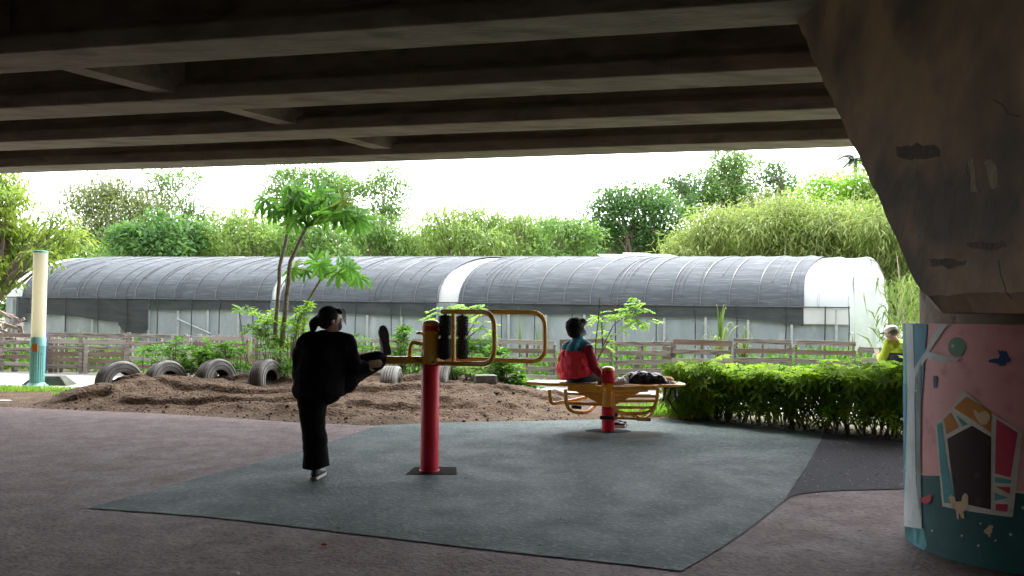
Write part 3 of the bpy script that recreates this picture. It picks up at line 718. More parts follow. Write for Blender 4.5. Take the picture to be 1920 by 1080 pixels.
def tree(label, d, lobes, m, trunk=None, L=.30, W=.14, dens=1.0, per=26, cr=.38, gap=0.0, down=.35, cat='tree', group='trees beyond the greenhouse', name='tree', dd=1.0, shell=.5, tr=.16, m2=None):
    """lobes in photograph pixels (x, y, rx, ry) at distance d"""
    ws = []
    for k, (x, y, rx, ry) in enumerate(lobes):
        dk = d+((k*37)%5-2)*.5*dd; c = D(x, y, dk); ws.append((c, (px(dk, rx), max(px(dk, rx), px(dk, ry))*.9*dd, px(dk, ry))))
    if trunk is None:
        low = sum(w_[0].x for w_ in ws)/len(ws); base = Vector((low, d, 0))
    else: base = D(trunk, 600, d); base.z = 0
    t = thing(name, tuple(base), label, cat, group)
    mb = MB(); zmin = min(c.z-r[2]*.5 for c, r in ws); fork = Vector((base.x+.2, base.y, max(1.0, zmin*.55)))
    pts = wander(base+Vector((0,0,-.1)), fork, 4, .06); mb.tube(pts, taper(len(pts), tr*1.25, tr*.9), 8)
    tb = mb.build('trunk', m_bark, t, smooth=True); mb = MB()
    for c, r in ws:
        end = Vector((c.x, c.y, c.z+r[2]*.35)); pts = wander(fork, end, 6, .14); mb2 = MB(); mb2.tube(pts, taper(len(pts), tr*.55, tr*.12), 6)
        for q in range(6):
            s = pts[2+q%4]; e = Vector(c)+Vector((random.uniform(-.85,.85)*r[0], random.uniform(-.6,.6)*r[1], random.uniform(-.3,.8)*r[2])); pp = wander(s, e, 4, .15); mb2.tube(pp, taper(len(pp), tr*.22, tr*.05), 4)
        mb2.build('limb', m_bark, t, smooth=True)
    lv = Leaves()
    for c, r in ws:
        area = r[0]*r[2]; nc = int(max(6, 15*area*dens))
        crown(lv, c, r, nc, per, L, W, cr=cr, gap=gap, down=down, shell=shell)
    lv.build('crown', m, t); return t

# tall sparse trees behind
tree('tall loose olive tree with thin top branches behind the left part of the greenhouse', 47, [(165,375,35,25),(190,350,38,28),(235,365,45,30),(215,410,50,35),(270,400,45,32),(170,430,40,30),(250,455,40,25)], lf_olive, 225, gap=.05, dens=3.6, cr=.55, L=.34, W=.09, per=22, down=.7)
tree('wispy tree with bare fine branches reaching to the overpass edge at upper left', 50, [(330,335,45,18),(375,326,22,10),(300,365,40,24),(350,385,35,22),(385,405,22,16),(290,330,28,14),(372,440,25,20)], lf_mid, 330, gap=.08, dens=3.0, cr=.42, L=.26, W=.10, per=20)
tree('tall feathery tree high behind the papaya trees', 54, [(530,345,38,24),(575,330,42,20),(625,340,40,24),(660,360,36,22),(600,372,60,22),(540,380,40,22)], lf_mid, 600, gap=.05, dens=3.0, cr=.42, L=.30, W=.13, per=22)
tree('sparse spreading tree with sky gaps just right of the papaya crowns', 52, [(715,325,26,18),(745,350,32,20),(700,352,28,16),(725,385,36,14),(735,400,36,12),(700,405,30,18)], lf_mid, 715, gap=.05, dens=3.2, cr=.4, L=.28, W=.12, per=22)
# left near tree
tree('large leafy tree with yellow flushed new leaves leaning in at the left edge', 24.5, [(8,375,42,30),(30,355,22,20),(10,425,45,34),(-30,400,60,60),(60,445,34,28),(110,425,34,22),(128,450,26,20),(15,480,40,34),(-5,520,28,26),(-50,470,60,70),(85,480,30,22),(-20,340,50,30)], lf_yel, -75, L=.20, W=.075, dens=5.0, per=26, cr=.22, down=.9, group=None, dd=.8, shell=.6, tr=.2)
# mid row of leafy bushes/trees
tree('rounded dark leafy tree above the left third of the greenhouse', 40, [(285,430,52,30),(245,452,45,28),(335,438,48,30),(300,468,60,22)], lf_dark, 285, L=.34, W=.16, dens=2.2, per=28)
tree('low bushy tree with pale tops between the two left trees', 43, [(365,440,35,22),(220,475,50,22),(390,465,45,25),(360,480,50,20)], lf_mid, 380, dens=1.7)
tree('broad pale green tree left of the papaya trees', 42, [(430,425,42,22),(475,415,40,26),(440,455,60,30),(500,450,50,34),(480,480,60,22)], lf_pale, 460, dens=1.7, L=.26)
tree('full green tree directly behind the papaya stems', 41, [(560,420,50,30),(600,440,60,34),(545,465,55,26),(620,475,60,24)], lf_mid, 580, dens=1.6, L=.26)
tree('drooping green tree behind the fork of the papaya crowns', 44, [(680,430,45,24),(720,425,45,24),(690,460,60,28),(745,455,50,30)], lf_mid, 700, dens=1.7, L=.34, W=.1, down=.9)
tree('tall feathery pale tree above the white greenhouse strip', 43, [(815,415,42,24),(870,398,42,18),(895,415,45,25),(850,440,60,30),(800,455,55,28),(905,450,45,28)], lf_pale, 860, dens=1.7, L=.38, W=.09, down=.9)
tree('pale green tree with arching sprays behind the greenhouse middle', 44, [(960,410,42,20),(1000,418,42,22),(980,445,55,28),(935,465,55,22),(1020,460,45,24)], lf_pale, 985, dens=1.7, L=.36, W=.09, down=.9)
tree('darker leafy tree left of the big domed tree', 42, [(1050,420,42,20),(1085,440,45,25),(1050,455,50,25),(1030,478,60,18)], lf_mid, 1060, dens=1.8)
tree('big domed dark green tree standing left of the bamboo', 48, [(1150,375,36,20),(1185,362,42,16),(1215,375,45,24),(1140,405,48,28),(1195,405,60,34),(1250,400,45,30),(1120,440,45,26),(1180,450,60,32),(1245,445,50,34)], lf_dark, 1190, L=.28, W=.14, dens=2.0, per=28, tr=.24)
tree('layered tree with a tapering crown rising left of the tallest tree', 54, [(1275,335,30,14),(1262,352,40,14),(1300,355,40,20),(1290,380,50,22)], lf_dark, 1290, dens=1.7, L=.3)
tree('tallest tree with tiered green branches touching the overpass edge', 55, [(1370,292,40,12),(1352,312,42,14),(1392,310,36,14),(1340,332,36,14),(1380,335,50,18),(1360,360,55,20),(1400,372,50,20),(1335,385,40,22)], lf_mid, 1375, dens=2.0, L=.3, tr=.22)
tree('narrow pointed green tree right of the tallest tree', 55, [(1460,308,20,12),(1462,328,32,14),(1450,350,42,16),(1480,365,36,16)], lf_dark, 1465, dens=1.8, L=.3)
tree('fresh bright green tree above the bamboo near the palm', 47, [(1545,345,34,18),(1525,365,34,22),(1575,355,40,24),(1610,345,36,26),(1600,380,40,24),(1550,385,40,22),(1640,370,40,34)], lf_bright, 1570, dens=1.8, L=.3)
# bamboo thicket
def bamboo(label, lobes, d, tx):
    return tree(label, d, lobes, lf_bam, tx, L=.42, W=.06, dens=3.0, per=34, cr=.42, down=.9, cat='bamboo', name='bamboo', group='bamboo clumps', tr=.08, shell=.45)
bamboo('feathery bamboo clump at the left end of the thicket', [(1340,425,45,28),(1300,455,45,26),(1360,460,55,30),(1290,478,45,16),(1325,405,16,16),(1362,398,18,18)], 38, 1330)
tree('brown tinged bush poking out of the top of the bamboo', 41, [(1430,385,40,20),(1385,405,40,20),(1470,392,30,18)], lf_olive, 1425, dens=2.4, L=.3, W=.1, cat='bush', name='bush', group=None)
bamboo('dense bamboo clump in the middle of the thicket', [(1430,420,50,30),(1480,405,40,28),(1430,460,60,30),(1490,455,55,36),(1418,398,18,20),(1462,384,18,20),(1502,388,16,20)], 37, 1455)
bamboo('tall bamboo clump under the bright green tree', [(1550,415,50,32),(1530,455,55,38),(1590,440,50,40),(1600,480,50,28),(1532,390,16,18),(1570,396,16,18),(1612,402,18,20)], 36, 1565)
bamboo('bamboo clump against the pier edge', [(1650,420,45,50),(1690,450,50,50),(1655,480,45,45),(1700,540,40,60),(1750,480,60,80)], 34, 1670)
tree('pale leafy tree half hidden by the pier behind the palm', 46, [(1640,330,24,36),(1665,370,36,40)], lf_pale, 1660, dens=1.6)

# palm
pt = D(1603,300,50); palm = thing('palm_tree', (pt.x, pt.y, 0), 'dark feathery palm just left of the pier high above the bamboo', 'palm')
mb = MB(); mb.tube([(pt.x+.3,pt.y,0),(pt.x+.1,pt.y,5),(pt.x,pt.y,pt.z)], [.2,.17,.13], 8); mb.build('trunk', m_bark, palm, smooth=True)
lf_palm = leafmat('palm leaflets', (.022,.055,.04), (.05,.095,.06))
for k in range(15):
    az = k*2.4; el = random.uniform(-.2,.9); L = 1.55; lv = Leaves(); C=[];A=[]
    e = Vector((math.cos(az)*math.cos(el), math.sin(az)*math.cos(el), math.sin(el))); P = [pt+e*L*s+Vector((0,0,-1.1*s*s*L*.6)) for s in np.linspace(0,1,15)]
    mb = MB(); mb.tube(P, taper(15,.035,.01), 5); fr = mb.build('frond', m_twig, palm, smooth=True)
    for i in range(1,15):
        T = (P[i]-P[i-1]).normalized(); S = T.cross(Vector((0,0,1))).normalized()
        for sg in (-1,1):
            for h in (0,.5): C.append(P[i-1].lerp(P[i],h)); A.append(S*sg+T*.5+Vector((0,0,-.25)))
    lv.add(np.array(C), np.array(A), np.tile([0,0,1.],(len(C),1)), .42, .05, rng.uniform(0,1,len(C))); lv.build('leaflet', lf_palm, fr)['kind'] = 'stuff'

# tall bare canes above the bamboo
for k, (xa, ya, xb, yb, d) in enumerate(((1592,470,1603,352,35),(1600,470,1612,372,35),(1590,480,1597,395,35.5),(1527,485,1540,395,35),(1540,480,1548,420,35),(1575,470,1580,410,36),(1470,485,1478,425,35.5),(1690,560,1682,480,25),(1684,600,1694,520,24.5))):
    a = D(xa,ya,d); b = D(xb,yb,d); a0 = a+(a-b)*((a.z)/(b.z-a.z)); mb = MB(); mb.tube([a0,a,b], [.04,.035,.012], 5)
    o = mb.build('bare_cane', m_cane, smooth=True, loc=(a0.x,a0.y,0)); tag(o, ['tall bare cane rising left in front of the bright green tree','tallest bare cane beside the pier under the palm','shorter bare cane leaning left of the tallest ones','bare cane low over the middle of the bamboo thicket','short bare cane just right of the middle of the thicket','bare cane between the middle canes and the tall pair','lone bare cane over the left part of the bamboo thicket','bare dry stalk standing right of the greenhouse end','bare dry stalk closest to the pier above the grass'][k], 'bamboo cane', 'bare dry bamboo canes')

# far wood that closes the view
lv = Leaves()
for x in range(-300, 2100, 55):
    c = D(x, 462+12*math.sin(x*.011), 62); crown(lv, c, (1.9, 2, 1.7), 60, 22, .42, .2, cr=.5)
    c = D(x, 505, 60); crown(lv, c, (2.2, 2, 1.9), 60, 22, .42, .2, cr=.5)
    c = D(x, 555, 60); crown(lv, c, (2.2, 2, 1.9), 50, 22, .42, .2, cr=.5)
tag(lv.build('far_wood', lf_mid, loc=(0,62,0)), kind='stuff')

# low weeds behind the fence and verge grass
lv = Leaves(); N = 15000
tt = rng.uniform(-.06, 1.12, N); back = rng.uniform(.25, 1, N)**1
ax = np.array([fpt(-100+x*1960) for x in tt]); Yg = np.array([Lp.y+(Rp.y-Lp.y)*min(1,max(-.1,t)) for t in tt])
P = ax.copy(); P[:,1] = ax[:,1]+.2+back*3.2*rng.uniform(0,1,N); P[:,2] = rng.uniform(0,1,N)**1.5*.55*(.6+.8*np.abs(np.sin(P[:,0]*.7)))
lv.add(P, rv(N)*.8+np.array([0,0,.9]), rv(N)+np.array([0,0,.8]), rng.uniform(.10,.28,N), rng.uniform(.03,.09,N), rng.uniform(0,1,N))
tag(lv.build('weeds', lf_fresh, loc=(0,18,0)), kind='stuff')
def grasspatch(name, cx, cy, rx, ry, n, h, m=None, z=.01):
    lv = Leaves(); a = rng.uniform(0,6.28,n); q = np.sqrt(rng.uniform(0,1,n)); P = np.stack([cx+rx*q*np.cos(a), cy+ry*q*np.sin(a), np.full(n,z)],1)
    lv.add(P, rv(n)*.55+np.array([0,0,1.]), rv(n), rng.uniform(.5,1.3,n)*h, h*.13, rng.uniform(0,1,n)); return tag(lv.build(name, m or lf_bright, loc=(cx,cy,0)), kind='stuff')
g = G(20,733); grasspatch('verge_grass', g.x-.3, g.y, 1.6, .42, 2600, .085)
g = G(150,742); grasspatch('verge_grass', g.x, g.y, .5, .22, 350, .07)
g = G(1235,782); grasspatch('verge_grass', g.x+.1, g.y+.25, .75, .35, 1500, .14)
g = G(1280,775); grasspatch('verge_grass', g.x+.3, g.y+.3, .9, .5, 900, .12)
lv = Leaves()      # tall cane grass right of the greenhouse
for k in range(16):
    base = D(random.uniform(1665,1740), 600, random.uniform(20,27)); base.z = 0; n = 26
    A = rv(n)*np.array([.6,.6,.2])+np.array([0,0,1.1]); zz = rng.uniform(.3,2.3,n)
    lv.add(np.array(base)+np.stack([rng.normal(0,.25,n), rng.normal(0,.25,n), zz],1), A, rv(n), rng.uniform(.6,1.2,n), .05, rng.uniform(0,1,n), droop=.35)
tag(lv.build('cane_grass', lf_grass, loc=(11,23,0)), kind='stuff')

# arching grass tufts (strips)
def tuft(label, base, n, L, wd, m, spread=1.0, group=None, z0=0, dirx=0):
    base = Vector(base); t = thing('grass_tuft', tuple(base), label, 'grass', group); V=[];Fc=[];T=[]; S_=8
    for k in range(n):
        az = random.uniform(0,6.28); l = L*random.uniform(.6,1.15); out = Vector((math.cos(az)+dirx, math.sin(az)*.7, 0)); sp = spread*random.uniform(.3,1); sd = Vector((-math.sin(az), math.cos(az), 0)); c = len(V); tv = random.random()
        for i in range(S_+1):
            s = i/S_; th = s*(1.2+1.5*sp); p = base+out*l*sp*.38*(1-math.cos(th*.9))*.9+Vector((0,0,z0+l*(math.sin(th)/(1.2+1.5*sp)*1.3))); w_ = wd*(1-s)**.7*(.5+.5*min(1,s*6)) 
            V += [p-sd*w_, p+sd*w_]; T += [tv,tv]
        for i in range(S_): q = c+2*i; Fc.append((q,q+1,q+3,q+2))
    arr('blades', np.array([tuple(v) for v in V]), Fc, m, 'blades', t, T)['kind'] = 'stuff'; return t
p = D(1350,640,16.2); tuft('tall arching grass blades in front of the greenhouse above the right fence', (p.x,p.y,0), 26, 2.1, .03, lf_grass, .85)
p = D(1395,640,16.6); tuft('denser short grass tuft right of the tall arching grass', (p.x,p.y,0), 40, 1.5, .028, lf_grass, .75)
p = D(150,640,19.4); tuft('leafy grass tuft spilling over the left fence', (p.x,p.y,0), 60, 1.3, .02, lf_grass, .9)
p = D(190,640,19.3); tuft('long grass tuft spilling over the fence left of the first tyre', (p.x,p.y,0), 60, 1.25, .02, lf_grass, 1)
p = D(1600,640,17.5); tuft('small grass tuft at the right end of the taller fence', (p.x,p.y,0), 34, 1.2, .02, lf_grass, .7)
for x,y,d in ((750,600,17),(925,600,17.5),(975,610,17.5),(1010,610,18)): 
    p = D(x,y,d); tuft({750:'wispy thin grass stems above the shrub left of the red and yellow post',925:'wispy thin grass stems seen inside the near yellow loop',975:'wispy thin grass stems seen inside the far yellow loop',1010:'wispy thin grass stems just beside the right bend of the far yellow loop'}[x], (p.x,p.y,0), 20, 1.7, .008, lf_grass, .45, group='wispy grass stems')

# whorled shrubs around the tyres
def shrub(label, d, lobes, m, L=.15, W=.045, n=26, whorl=8, group=None, dd=.45, base_px=None, zg=None, name='shrub', cat='shrub', up=.35, fold=.1):
    c0 = D(sum(l[0] for l in lobes)/len(lobes), 700, d); z0 = mound_h(c0.x, c0.y) if zg is None else zg
    if base_px: c0.x = D(base_px, 700, d).x
    t = thing(name, (c0.x, c0.y, z0), label, cat, group); lv = Leaves(); mb = MB()
    for (x,y,rx,ry) in lobes:
        c = D(x,y,d); R = (px(d,rx), dd, px(d,ry))
        for k in range(int(n*max(.3,rx*ry/900))):
            q = Vector(rv(1)[0]); rr = random.uniform(.3,1); p = c+Vector((q.x*R[0], q.y*R[1], q.z*R[2]))*rr
            if p.z < z0+.05: p.z = z0+random.uniform(.05,.2)
            root = Vector((c0.x+(p.x-c0.x)*.45+random.uniform(-.05,.05), c0.y+(p.y-c0.y)*.3, z0-.02))
            if k % 3 == 0: pp = wander(root, p, 4, .1); mb.tube(pp, taper(5,.011,.004), 4)
            az = np.arange(whorl)*2*math.pi/whorl+random.random()*3; el = rng.uniform(-.45,.7,whorl)
            A = np.stack([np.cos(az)*np.cos(el), np.sin(az)*np.cos(el), np.sin(el)+up],1)+(q.x*.3,q.y*.3,0); tn = random.random()
            lv.add(np.tile(np.array(p),(whorl,1))+rng.normal(0,.012,(whorl,3)), A, np.tile([0,0,1.],(whorl,1))+rv(whorl)*.3, L*rng.uniform(.7,1.25,whorl), W*rng.uniform(.8,1.2,whorl), np.clip(tn*.7+rng.uniform(0,.4,whorl),0,1), fold=fold, droop=.22)
    mb.build('stem', m_twig, t, smooth=True)['kind'] = 'stuff'; lv.build('foliage', m, t); return t
GS = 'shrubs planted behind the tyres'
shrub('upright shrub with long leaves behind the gap between first and second tyre', 14.8, [(285,660,22,22),(270,655,14,14),(300,690,20,16)], lf_fresh, group=GS, n=22)
shrub('dense leafy shrub behind the second tyre', 14.1, [(335,655,28,28),(350,685,30,20),(320,690,20,16)], lf_fresh, group=GS, n=28)
shrub('broad leaved shrub behind the gap between second and third tyre', 14.0, [(385,660,26,20),(400,675,30,22),(375,690,20,16)], lf_fresh, group=GS, n=26, L=.17, W=.06)
shrub('leafy shrub to the right of the third tyre', 14.1, [(440,665,28,18),(455,690,26,16),(430,650,18,12)], lf_fresh, group=GS, n=26)
shrub('shrub with tall sprout of pale leaves left of the papaya stems', 15.2, [(455,588,22,12),(480,620,26,16),(510,610,30,20),(500,640,35,20)], lf_mid, L=.17, W=.06, base_px=500, n=20)
shrub('rounded shrub with yellow green tips round the papaya stems', 14.9, [(500,600,30,22),(565,590,24,20),(560,615,30,26),(535,640,40,20),(575,575,14,10)], lf_bright, L=.14, W=.045, n=26, base_px=545)
shrub('low spiky leaved plants between the fourth tyre and the standing woman', 13.6, [(530,680,24,18),(545,700,20,14),(520,660,20,12)], lf_fresh, L=.2, W=.04, n=26)
shrub('narrow leaved plants behind the raised shoe', 14.2, [(672,640,18,18),(685,655,16,14),(700,680,22,14),(660,680,20,14)], lf_fresh, L=.2, W=.045, n=20)
shrub('bushy green plants left of the red and yellow post', 14.0, [(755,640,22,18),(750,665,26,18),(772,690,24,22),(760,620,12,10)], lf_fresh, L=.17, W=.05, n=28)
shrub('dark leaved low plants right of the red and yellow post', 13.6, [(850,695,28,20),(880,705,30,16),(845,670,20,14)], lf_mid, L=.16, W=.05, n=30)
shrub('tall leafy plants seen through the yellow loops', 14.6, [(880,660,24,26),(910,650,26,26),(905,690,28,20),(860,640,16,16)], lf_fresh, L=.17, W=.06, n=26)
shrub('broad leaved plants spilling toward the seated person', 14.0, [(945,690,28,18),(965,715,26,14),(925,710,24,14),(985,725,16,8),(940,665,16,10)], lf_fresh, L=.2, W=.09, n=26, zg=.0)
shrub('pale creeping plants in front of the fence left of the seated person', 15.2, [(990,735,22,10),(960,740,22,8),(1010,740,16,7)], lf_bright, L=.12, W=.05, n=30, zg=0)

# compound-leaved saplings
def sapling(label, d, stems, sprays, m, zbase=0, Ls=.34, leaf=.10, lw=.045):
    b = D(*stems[0][0], d); root = thing('sapling', (b.x, b.y, zbase), label, 'sapling'); 
    for st in stems:
        P = [D(x,y,d+.05*i) for i,(x,y) in enumerate(st)]; 
        if P[0].z > zbase and st is stems[0]: P[0].z = zbase
        mb = MB(); mb.tube(P, taper(len(P), .016, .006), 6); mb.build('stem', m_twig, root, smooth=True)
    lv = Leaves(); mb = MB()
    for (x,y,rx,ry,n) in sprays:
        c = D(x,y,d)
        for k in range(n):
            p = c+Vector((random.uniform(-1,1)*px(d,rx), random.uniform(-.3,.3), random.uniform(-1,1)*px(d,ry))); az = random.uniform(0,6.28); a = Vector((math.cos(az), math.sin(az)*.6, random.uniform(-.35,.3))).normalized(); L = Ls*random.uniform(.7,1.1); tn = random.random()
            S = a.cross(Vector((0,0,1))).normalized(); pts = [p+a*L*s+Vector((0,0,-.35*s*s*L)) for s in np.linspace(0,1,6)]; mb.tube(pts, .0035, 4); C=[];A=[]
            for i in range(1,6):
                for sg in (-1,1): C.append(tuple(pts[i])); A.append(tuple(S*sg+a*.7+Vector((0,0,-.2))))
            C.append(tuple(pts[5])); A.append(tuple(a)); n_ = len(C)
            lv.add(np.array(C), np.array(A), np.tile([0,0,1.],(n_,1))+rv(n_)*.25, leaf*rng.uniform(.8,1.15,n_), lw, np.clip(tn*.7+rng.uniform(0,.35,n_),0,1), droop=.15)
    mb.build('leaf_stalk', m_twig, root, smooth=True)['kind'] = 'stuff'; lv.build('foliage', m, root); return root
sapling('thin sapling with drooping compound leaves right of the seated person', 14.1, [[(1108,745),(1112,700),(1130,650),(1150,610),(1175,590),(1215,590)],[(1130,650),(1128,600),(1150,575),(1185,560)],[(1122,670),(1140,640),(1150,625)]],
        [(1180,585,32,14,17),(1205,598,24,9,9),(1160,600,18,12,8),(1120,600,14,10,6),(1190,562,16,7,4),(1150,625,14,8,6),(1130,640,10,8,3)], lf_bright, Ls=.22, leaf=.105, lw=.05)
mb = MB(); P = [D(x,y,12.9) for x,y in ((1114,735),(1117,690),(1117,640),(1122,600),(1124,560))]; mb.tube(P, taper(5,.014,.007), 6)
for a,b in (((1122,600),(1112,572)),((1123,580),(1130,566)),((1122,600),(1130,584))): mb.tube([D(*a,12.9), D(*b,12.9)], [.005,.003], 4)
tag(mb.build('bare_twig', m_twig, smooth=True, loc=(P[0].x,P[0].y,0)), 'bare dark upright twig crossing the sapling beside the seated person', 'twig')
sapling('tall sapling with pale oval leaflets behind the top yellow loops', 14.9, [[(845,735),(850,680),(842,620),(830,585)],[(850,680),(880,620),(900,590)],[(870,640),(905,610),(930,650)]],
        [(832,582,14,12,6),(815,590,8,4,2),(860,572,14,6,4),(900,580,20,10,8),(915,625,10,12,6),(925,660,8,14,5),(890,610,12,10,5)], lf_bright, Ls=.30, leaf=.12, lw=.07)

# papaya trees: every large leaf a part
m_pap = mat('papaya leaf', (.075,.22,.025), (.16,.36,.045), scale=3, rough=.5, transl=.58, bump=.3, bscale=20)
m_pap2 = mat('papaya leaf old', (.12,.19,.02), (.20,.27,.045), scale=3, rough=.5, transl=.45)
def papaya_leaf_mesh(seed, R=.36):
    r = random.Random(seed); pts = [(0,0,0)]; ring = []; nl = 7
    for k in range(nl):
        a = math.radians(-125+250*k/(nl-1)); l = R*(1-.25*abs(k-3)/3)*r.uniform(.9,1.08); b = a-math.radians(17); c = a+math.radians(17); v = a+math.radians(21)
        def P(a,l,z): return (math.cos(a)*l, math.sin(a)*l, z)
        ring += [P(b,l*.30,-.005), P(a-.26,l*.62,-.03), P(a-.17,l*.72,-.05), P(a-.15,l*.88,-.075), P(a,l,-.12), P(a+.15,l*.86,-.075), P(a+.17,l*.70,-.05), P(a+.26,l*.6,-.03)]
        if k < nl-1: ring.append(P(v,l*.26,-.012))
    ring.append((-.02,0,0)); pts += ring; n = len(ring)
    me = bpy.data.meshes.new('papaya_leaf'); me.from_pydata(pts, [], [(0,i+1,(i+1)%n+1) for i in range(n)]); return me
PLM = [papaya_leaf_mesh(s) for s in range(5)]
for i, me in enumerate(PLM): me.materials.append(m_pap2 if i == 4 else m_pap)
def papaya(label, d, stem, tops, rr, nleaf, spread, dz, seed, size=1.0, squash=1.0):
    r = random.Random(seed); P = [D(x,y,d) for x,y in stem]; z0 = mound_h(P[0].x,P[0].y); P[0].z = min(P[0].z, z0-.05)
    t = thing('papaya_tree', tuple(P[0]), label, 'papaya tree', 'papaya trees'); pts = []
    for i in range(len(P)-1):
        for k in range(7): q = P[i].lerp(P[i+1], k/7); pts.append(q+Vector((mnoise.noise(q*3),0,0))*.02)
    pts.append(P[-1]); n = len(pts); mb = MB(); mb.tube(pts, [(rr[0]+(rr[1]-rr[0])*i/(n-1))*(1+.12*(i%2)) for i in range(n)], 10); mb.build('trunk', m_bark2, t, smooth=True)
    for (tx, ty, wx, wy, nn) in tops:
        for k in range(nn):
            ang = 2*math.pi*k/nn+r.uniform(-.3,.3); rad = r.uniform(.45,1)
            c = D(tx+math.cos(ang)*wx*rad, ty+math.sin(ang*1.0+1)*wy*rad*r.uniform(.3,1), d+r.uniform(-spread,spread)*.5)
            out = (c-P[-1]); 
            mb = MB(); mid = P[-1].lerp(c,.5)+Vector((0,0,.06)); mb.tube([P[-1],mid,c], [.011,.009,.006], 5); mb.build('petiole', m_pap2, t, smooth=True)
            me = PLM[(k*3+seed)%5 if r.random()<.35 else (k+seed)%4]; o = bpy.data.objects.new('leaf', me); COL.objects.link(o); o.parent = t; o.location = c-P[0]
            az = math.atan2(out.y, out.x); s = size*r.uniform(.8,1.15); o.scale = (s,s,s)
            tl = r.uniform(.5,1.35); fa_ = Vector((r.uniform(-.3,.3)+math.cos(az)*.5, -math.sin(tl), math.cos(tl)*.8)).normalized(); xa_ = Vector((math.cos(az), math.sin(az)*.6-.1, r.uniform(-.75,-.1))); xa_ = (xa_-fa_*xa_.dot(fa_)).normalized(); o.rotation_euler = Matrix((xa_, fa_.cross(xa_), fa_)).transposed().to_euler()
    return t
papaya('leaning left papaya tree with a tall scarred stem and deeply cut leaves', 14.9, [(512,668),(518,600),(525,500),(545,400)], [(522,392,34,38,9)], (.042,.028), 12, 1, 0, 1, .95)
papaya('tallest papaya tree whose big leaves fill the top of the group', 14.8, [(520,668),(535,580),(545,490),(575,425)], [(605,392,70,48,14),(575,358,46,16,7),(655,392,26,36,6)], (.050,.030), 16, 1, 0, 2, 1.1)
papaya('short slanting papaya tree with leaves level with the greenhouse roof', 15.0, [(536,668),(560,600),(580,560),(602,522)], [(625,500,52,26,9),(655,505,26,18,3),(560,503,24,10,3)], (.034,.020), 12, 1, 0, 3, .95)

# ---------------------------------------------------------------- clipped hedge of palmate leaves
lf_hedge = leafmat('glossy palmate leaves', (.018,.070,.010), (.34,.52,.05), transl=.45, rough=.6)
hA, hB = G(1262,786), G(1745,836)
hd = (hB-hA).normalized(); hn = Vector((-hd.y, hd.x, 0)); HL = (hB-hA).length; HW = 1.05
hedge = thing('hedge', tuple((hA+hB)/2), 'clipped hedge of glossy palmate leaves with bare woody base beside the dark paving', 'hedge')
def htop(s): return .57+.20*min(1,max(0,s/3.2))+.04*math.sin(s*2.6)+.08*mnoise.noise(Vector((s*1.7,0,0))) + (-.15*sstep(.35,0,s/HL*3))
lv = Leaves()
def palmate(P, up, size, tn, k=7):
    n = len(P); P = np.repeat(P, k, axis=0); up = np.repeat(nrm(up), k, axis=0); ref = nrm(np.cross(up, np.tile([.3,.9,.1],(len(up),1)))); ref2 = np.cross(up, ref)
    az = np.tile(np.arange(k)*2*math.pi/k, n)+np.repeat(rng.uniform(0,6,n),k)
    A = ref*np.cos(az)[:,None]+ref2*np.sin(az)[:,None]+up*.12; s = np.repeat(size, k)*rng.uniform(.85,1.15,n*k)
    lv.add(P+A*.012, A, up, s, s*.36, np.clip(np.repeat(tn,k)+rng.uniform(-.1,.1,n*k),0,1), fold=.10, droop=.22)
def hpos(s, q, z): return np.array(hA)+np.outer(s, np.array(hd))+np.outer(q, np.array(hn))+np.outer(z, [0,0,1.])
n = 820; s = rng.uniform(-.05, HL+.05, n); q = rng.uniform(0, HW, n); z = np.array([htop(a) for a in s])+rng.normal(.02,.055,n); z += (rng.random(n) < .07)*rng.uniform(.04,.14,n)
palmate(hpos(s,q,z), rv(n)*.35+np.array([0,-.15,1.]), rng.uniform(.12,.18,n), np.clip(rng.uniform(.4,1.0,n),0,1))  # top leaves tinted brightest: yellow tips, plus backlight put into the colour
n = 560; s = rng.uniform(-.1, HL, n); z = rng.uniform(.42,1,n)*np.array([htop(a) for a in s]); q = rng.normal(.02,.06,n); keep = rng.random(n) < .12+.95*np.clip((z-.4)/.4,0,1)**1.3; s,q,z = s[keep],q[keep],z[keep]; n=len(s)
palmate(hpos(s,q,z), rv(n)*.4+np.array(hn)*-.8+np.array([0,0,.6]), rng.uniform(.11,.16,n), rng.uniform(.05,.3,n)+.5*np.clip((z-.45)/.4,0,1))  # tint darkens downward, shade put into the front leaves
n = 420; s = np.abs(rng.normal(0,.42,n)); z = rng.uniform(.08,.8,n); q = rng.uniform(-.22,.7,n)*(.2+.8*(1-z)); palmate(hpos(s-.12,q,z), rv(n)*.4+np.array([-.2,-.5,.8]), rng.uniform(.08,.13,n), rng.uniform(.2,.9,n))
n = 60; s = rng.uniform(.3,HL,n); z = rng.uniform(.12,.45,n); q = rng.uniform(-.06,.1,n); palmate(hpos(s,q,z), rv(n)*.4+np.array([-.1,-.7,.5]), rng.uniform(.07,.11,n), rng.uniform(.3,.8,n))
n = 900; s = rng.uniform(0,HL,n); z = rng.uniform(.12,.75,n); q = rng.uniform(.1,HW,n); palmate(hpos(s,q,z), rv(n), rng.uniform(.07,.11,n), rng.uniform(0,.12,n), 6)  # inner leaves tinted darkest: shade inside the hedge put into the colour
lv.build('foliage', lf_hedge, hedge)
mb = MB()
for k in range(150):
    s0 = random.uniform(0,HL); q0 = random.uniform(.08,HW-.05); a = hA+hd*s0+hn*q0; e = a+hd*random.uniform(-.3,.3)+hn*random.uniform(-.3,.15)+Vector((0,0,random.uniform(.4,.85)))
    pp = wander(a, e, 5, .25); mb.tube(pp, taper(6, random.uniform(.008,.018), .004), 5)
    if k % 2: pp2 = wander(pp[2], pp[2]+Vector((random.uniform(-.3,.3), random.uniform(-.3,.3), random.uniform(.05,.35))), 4, .2); mb.tube(pp2, taper(5,.008,.003), 4)
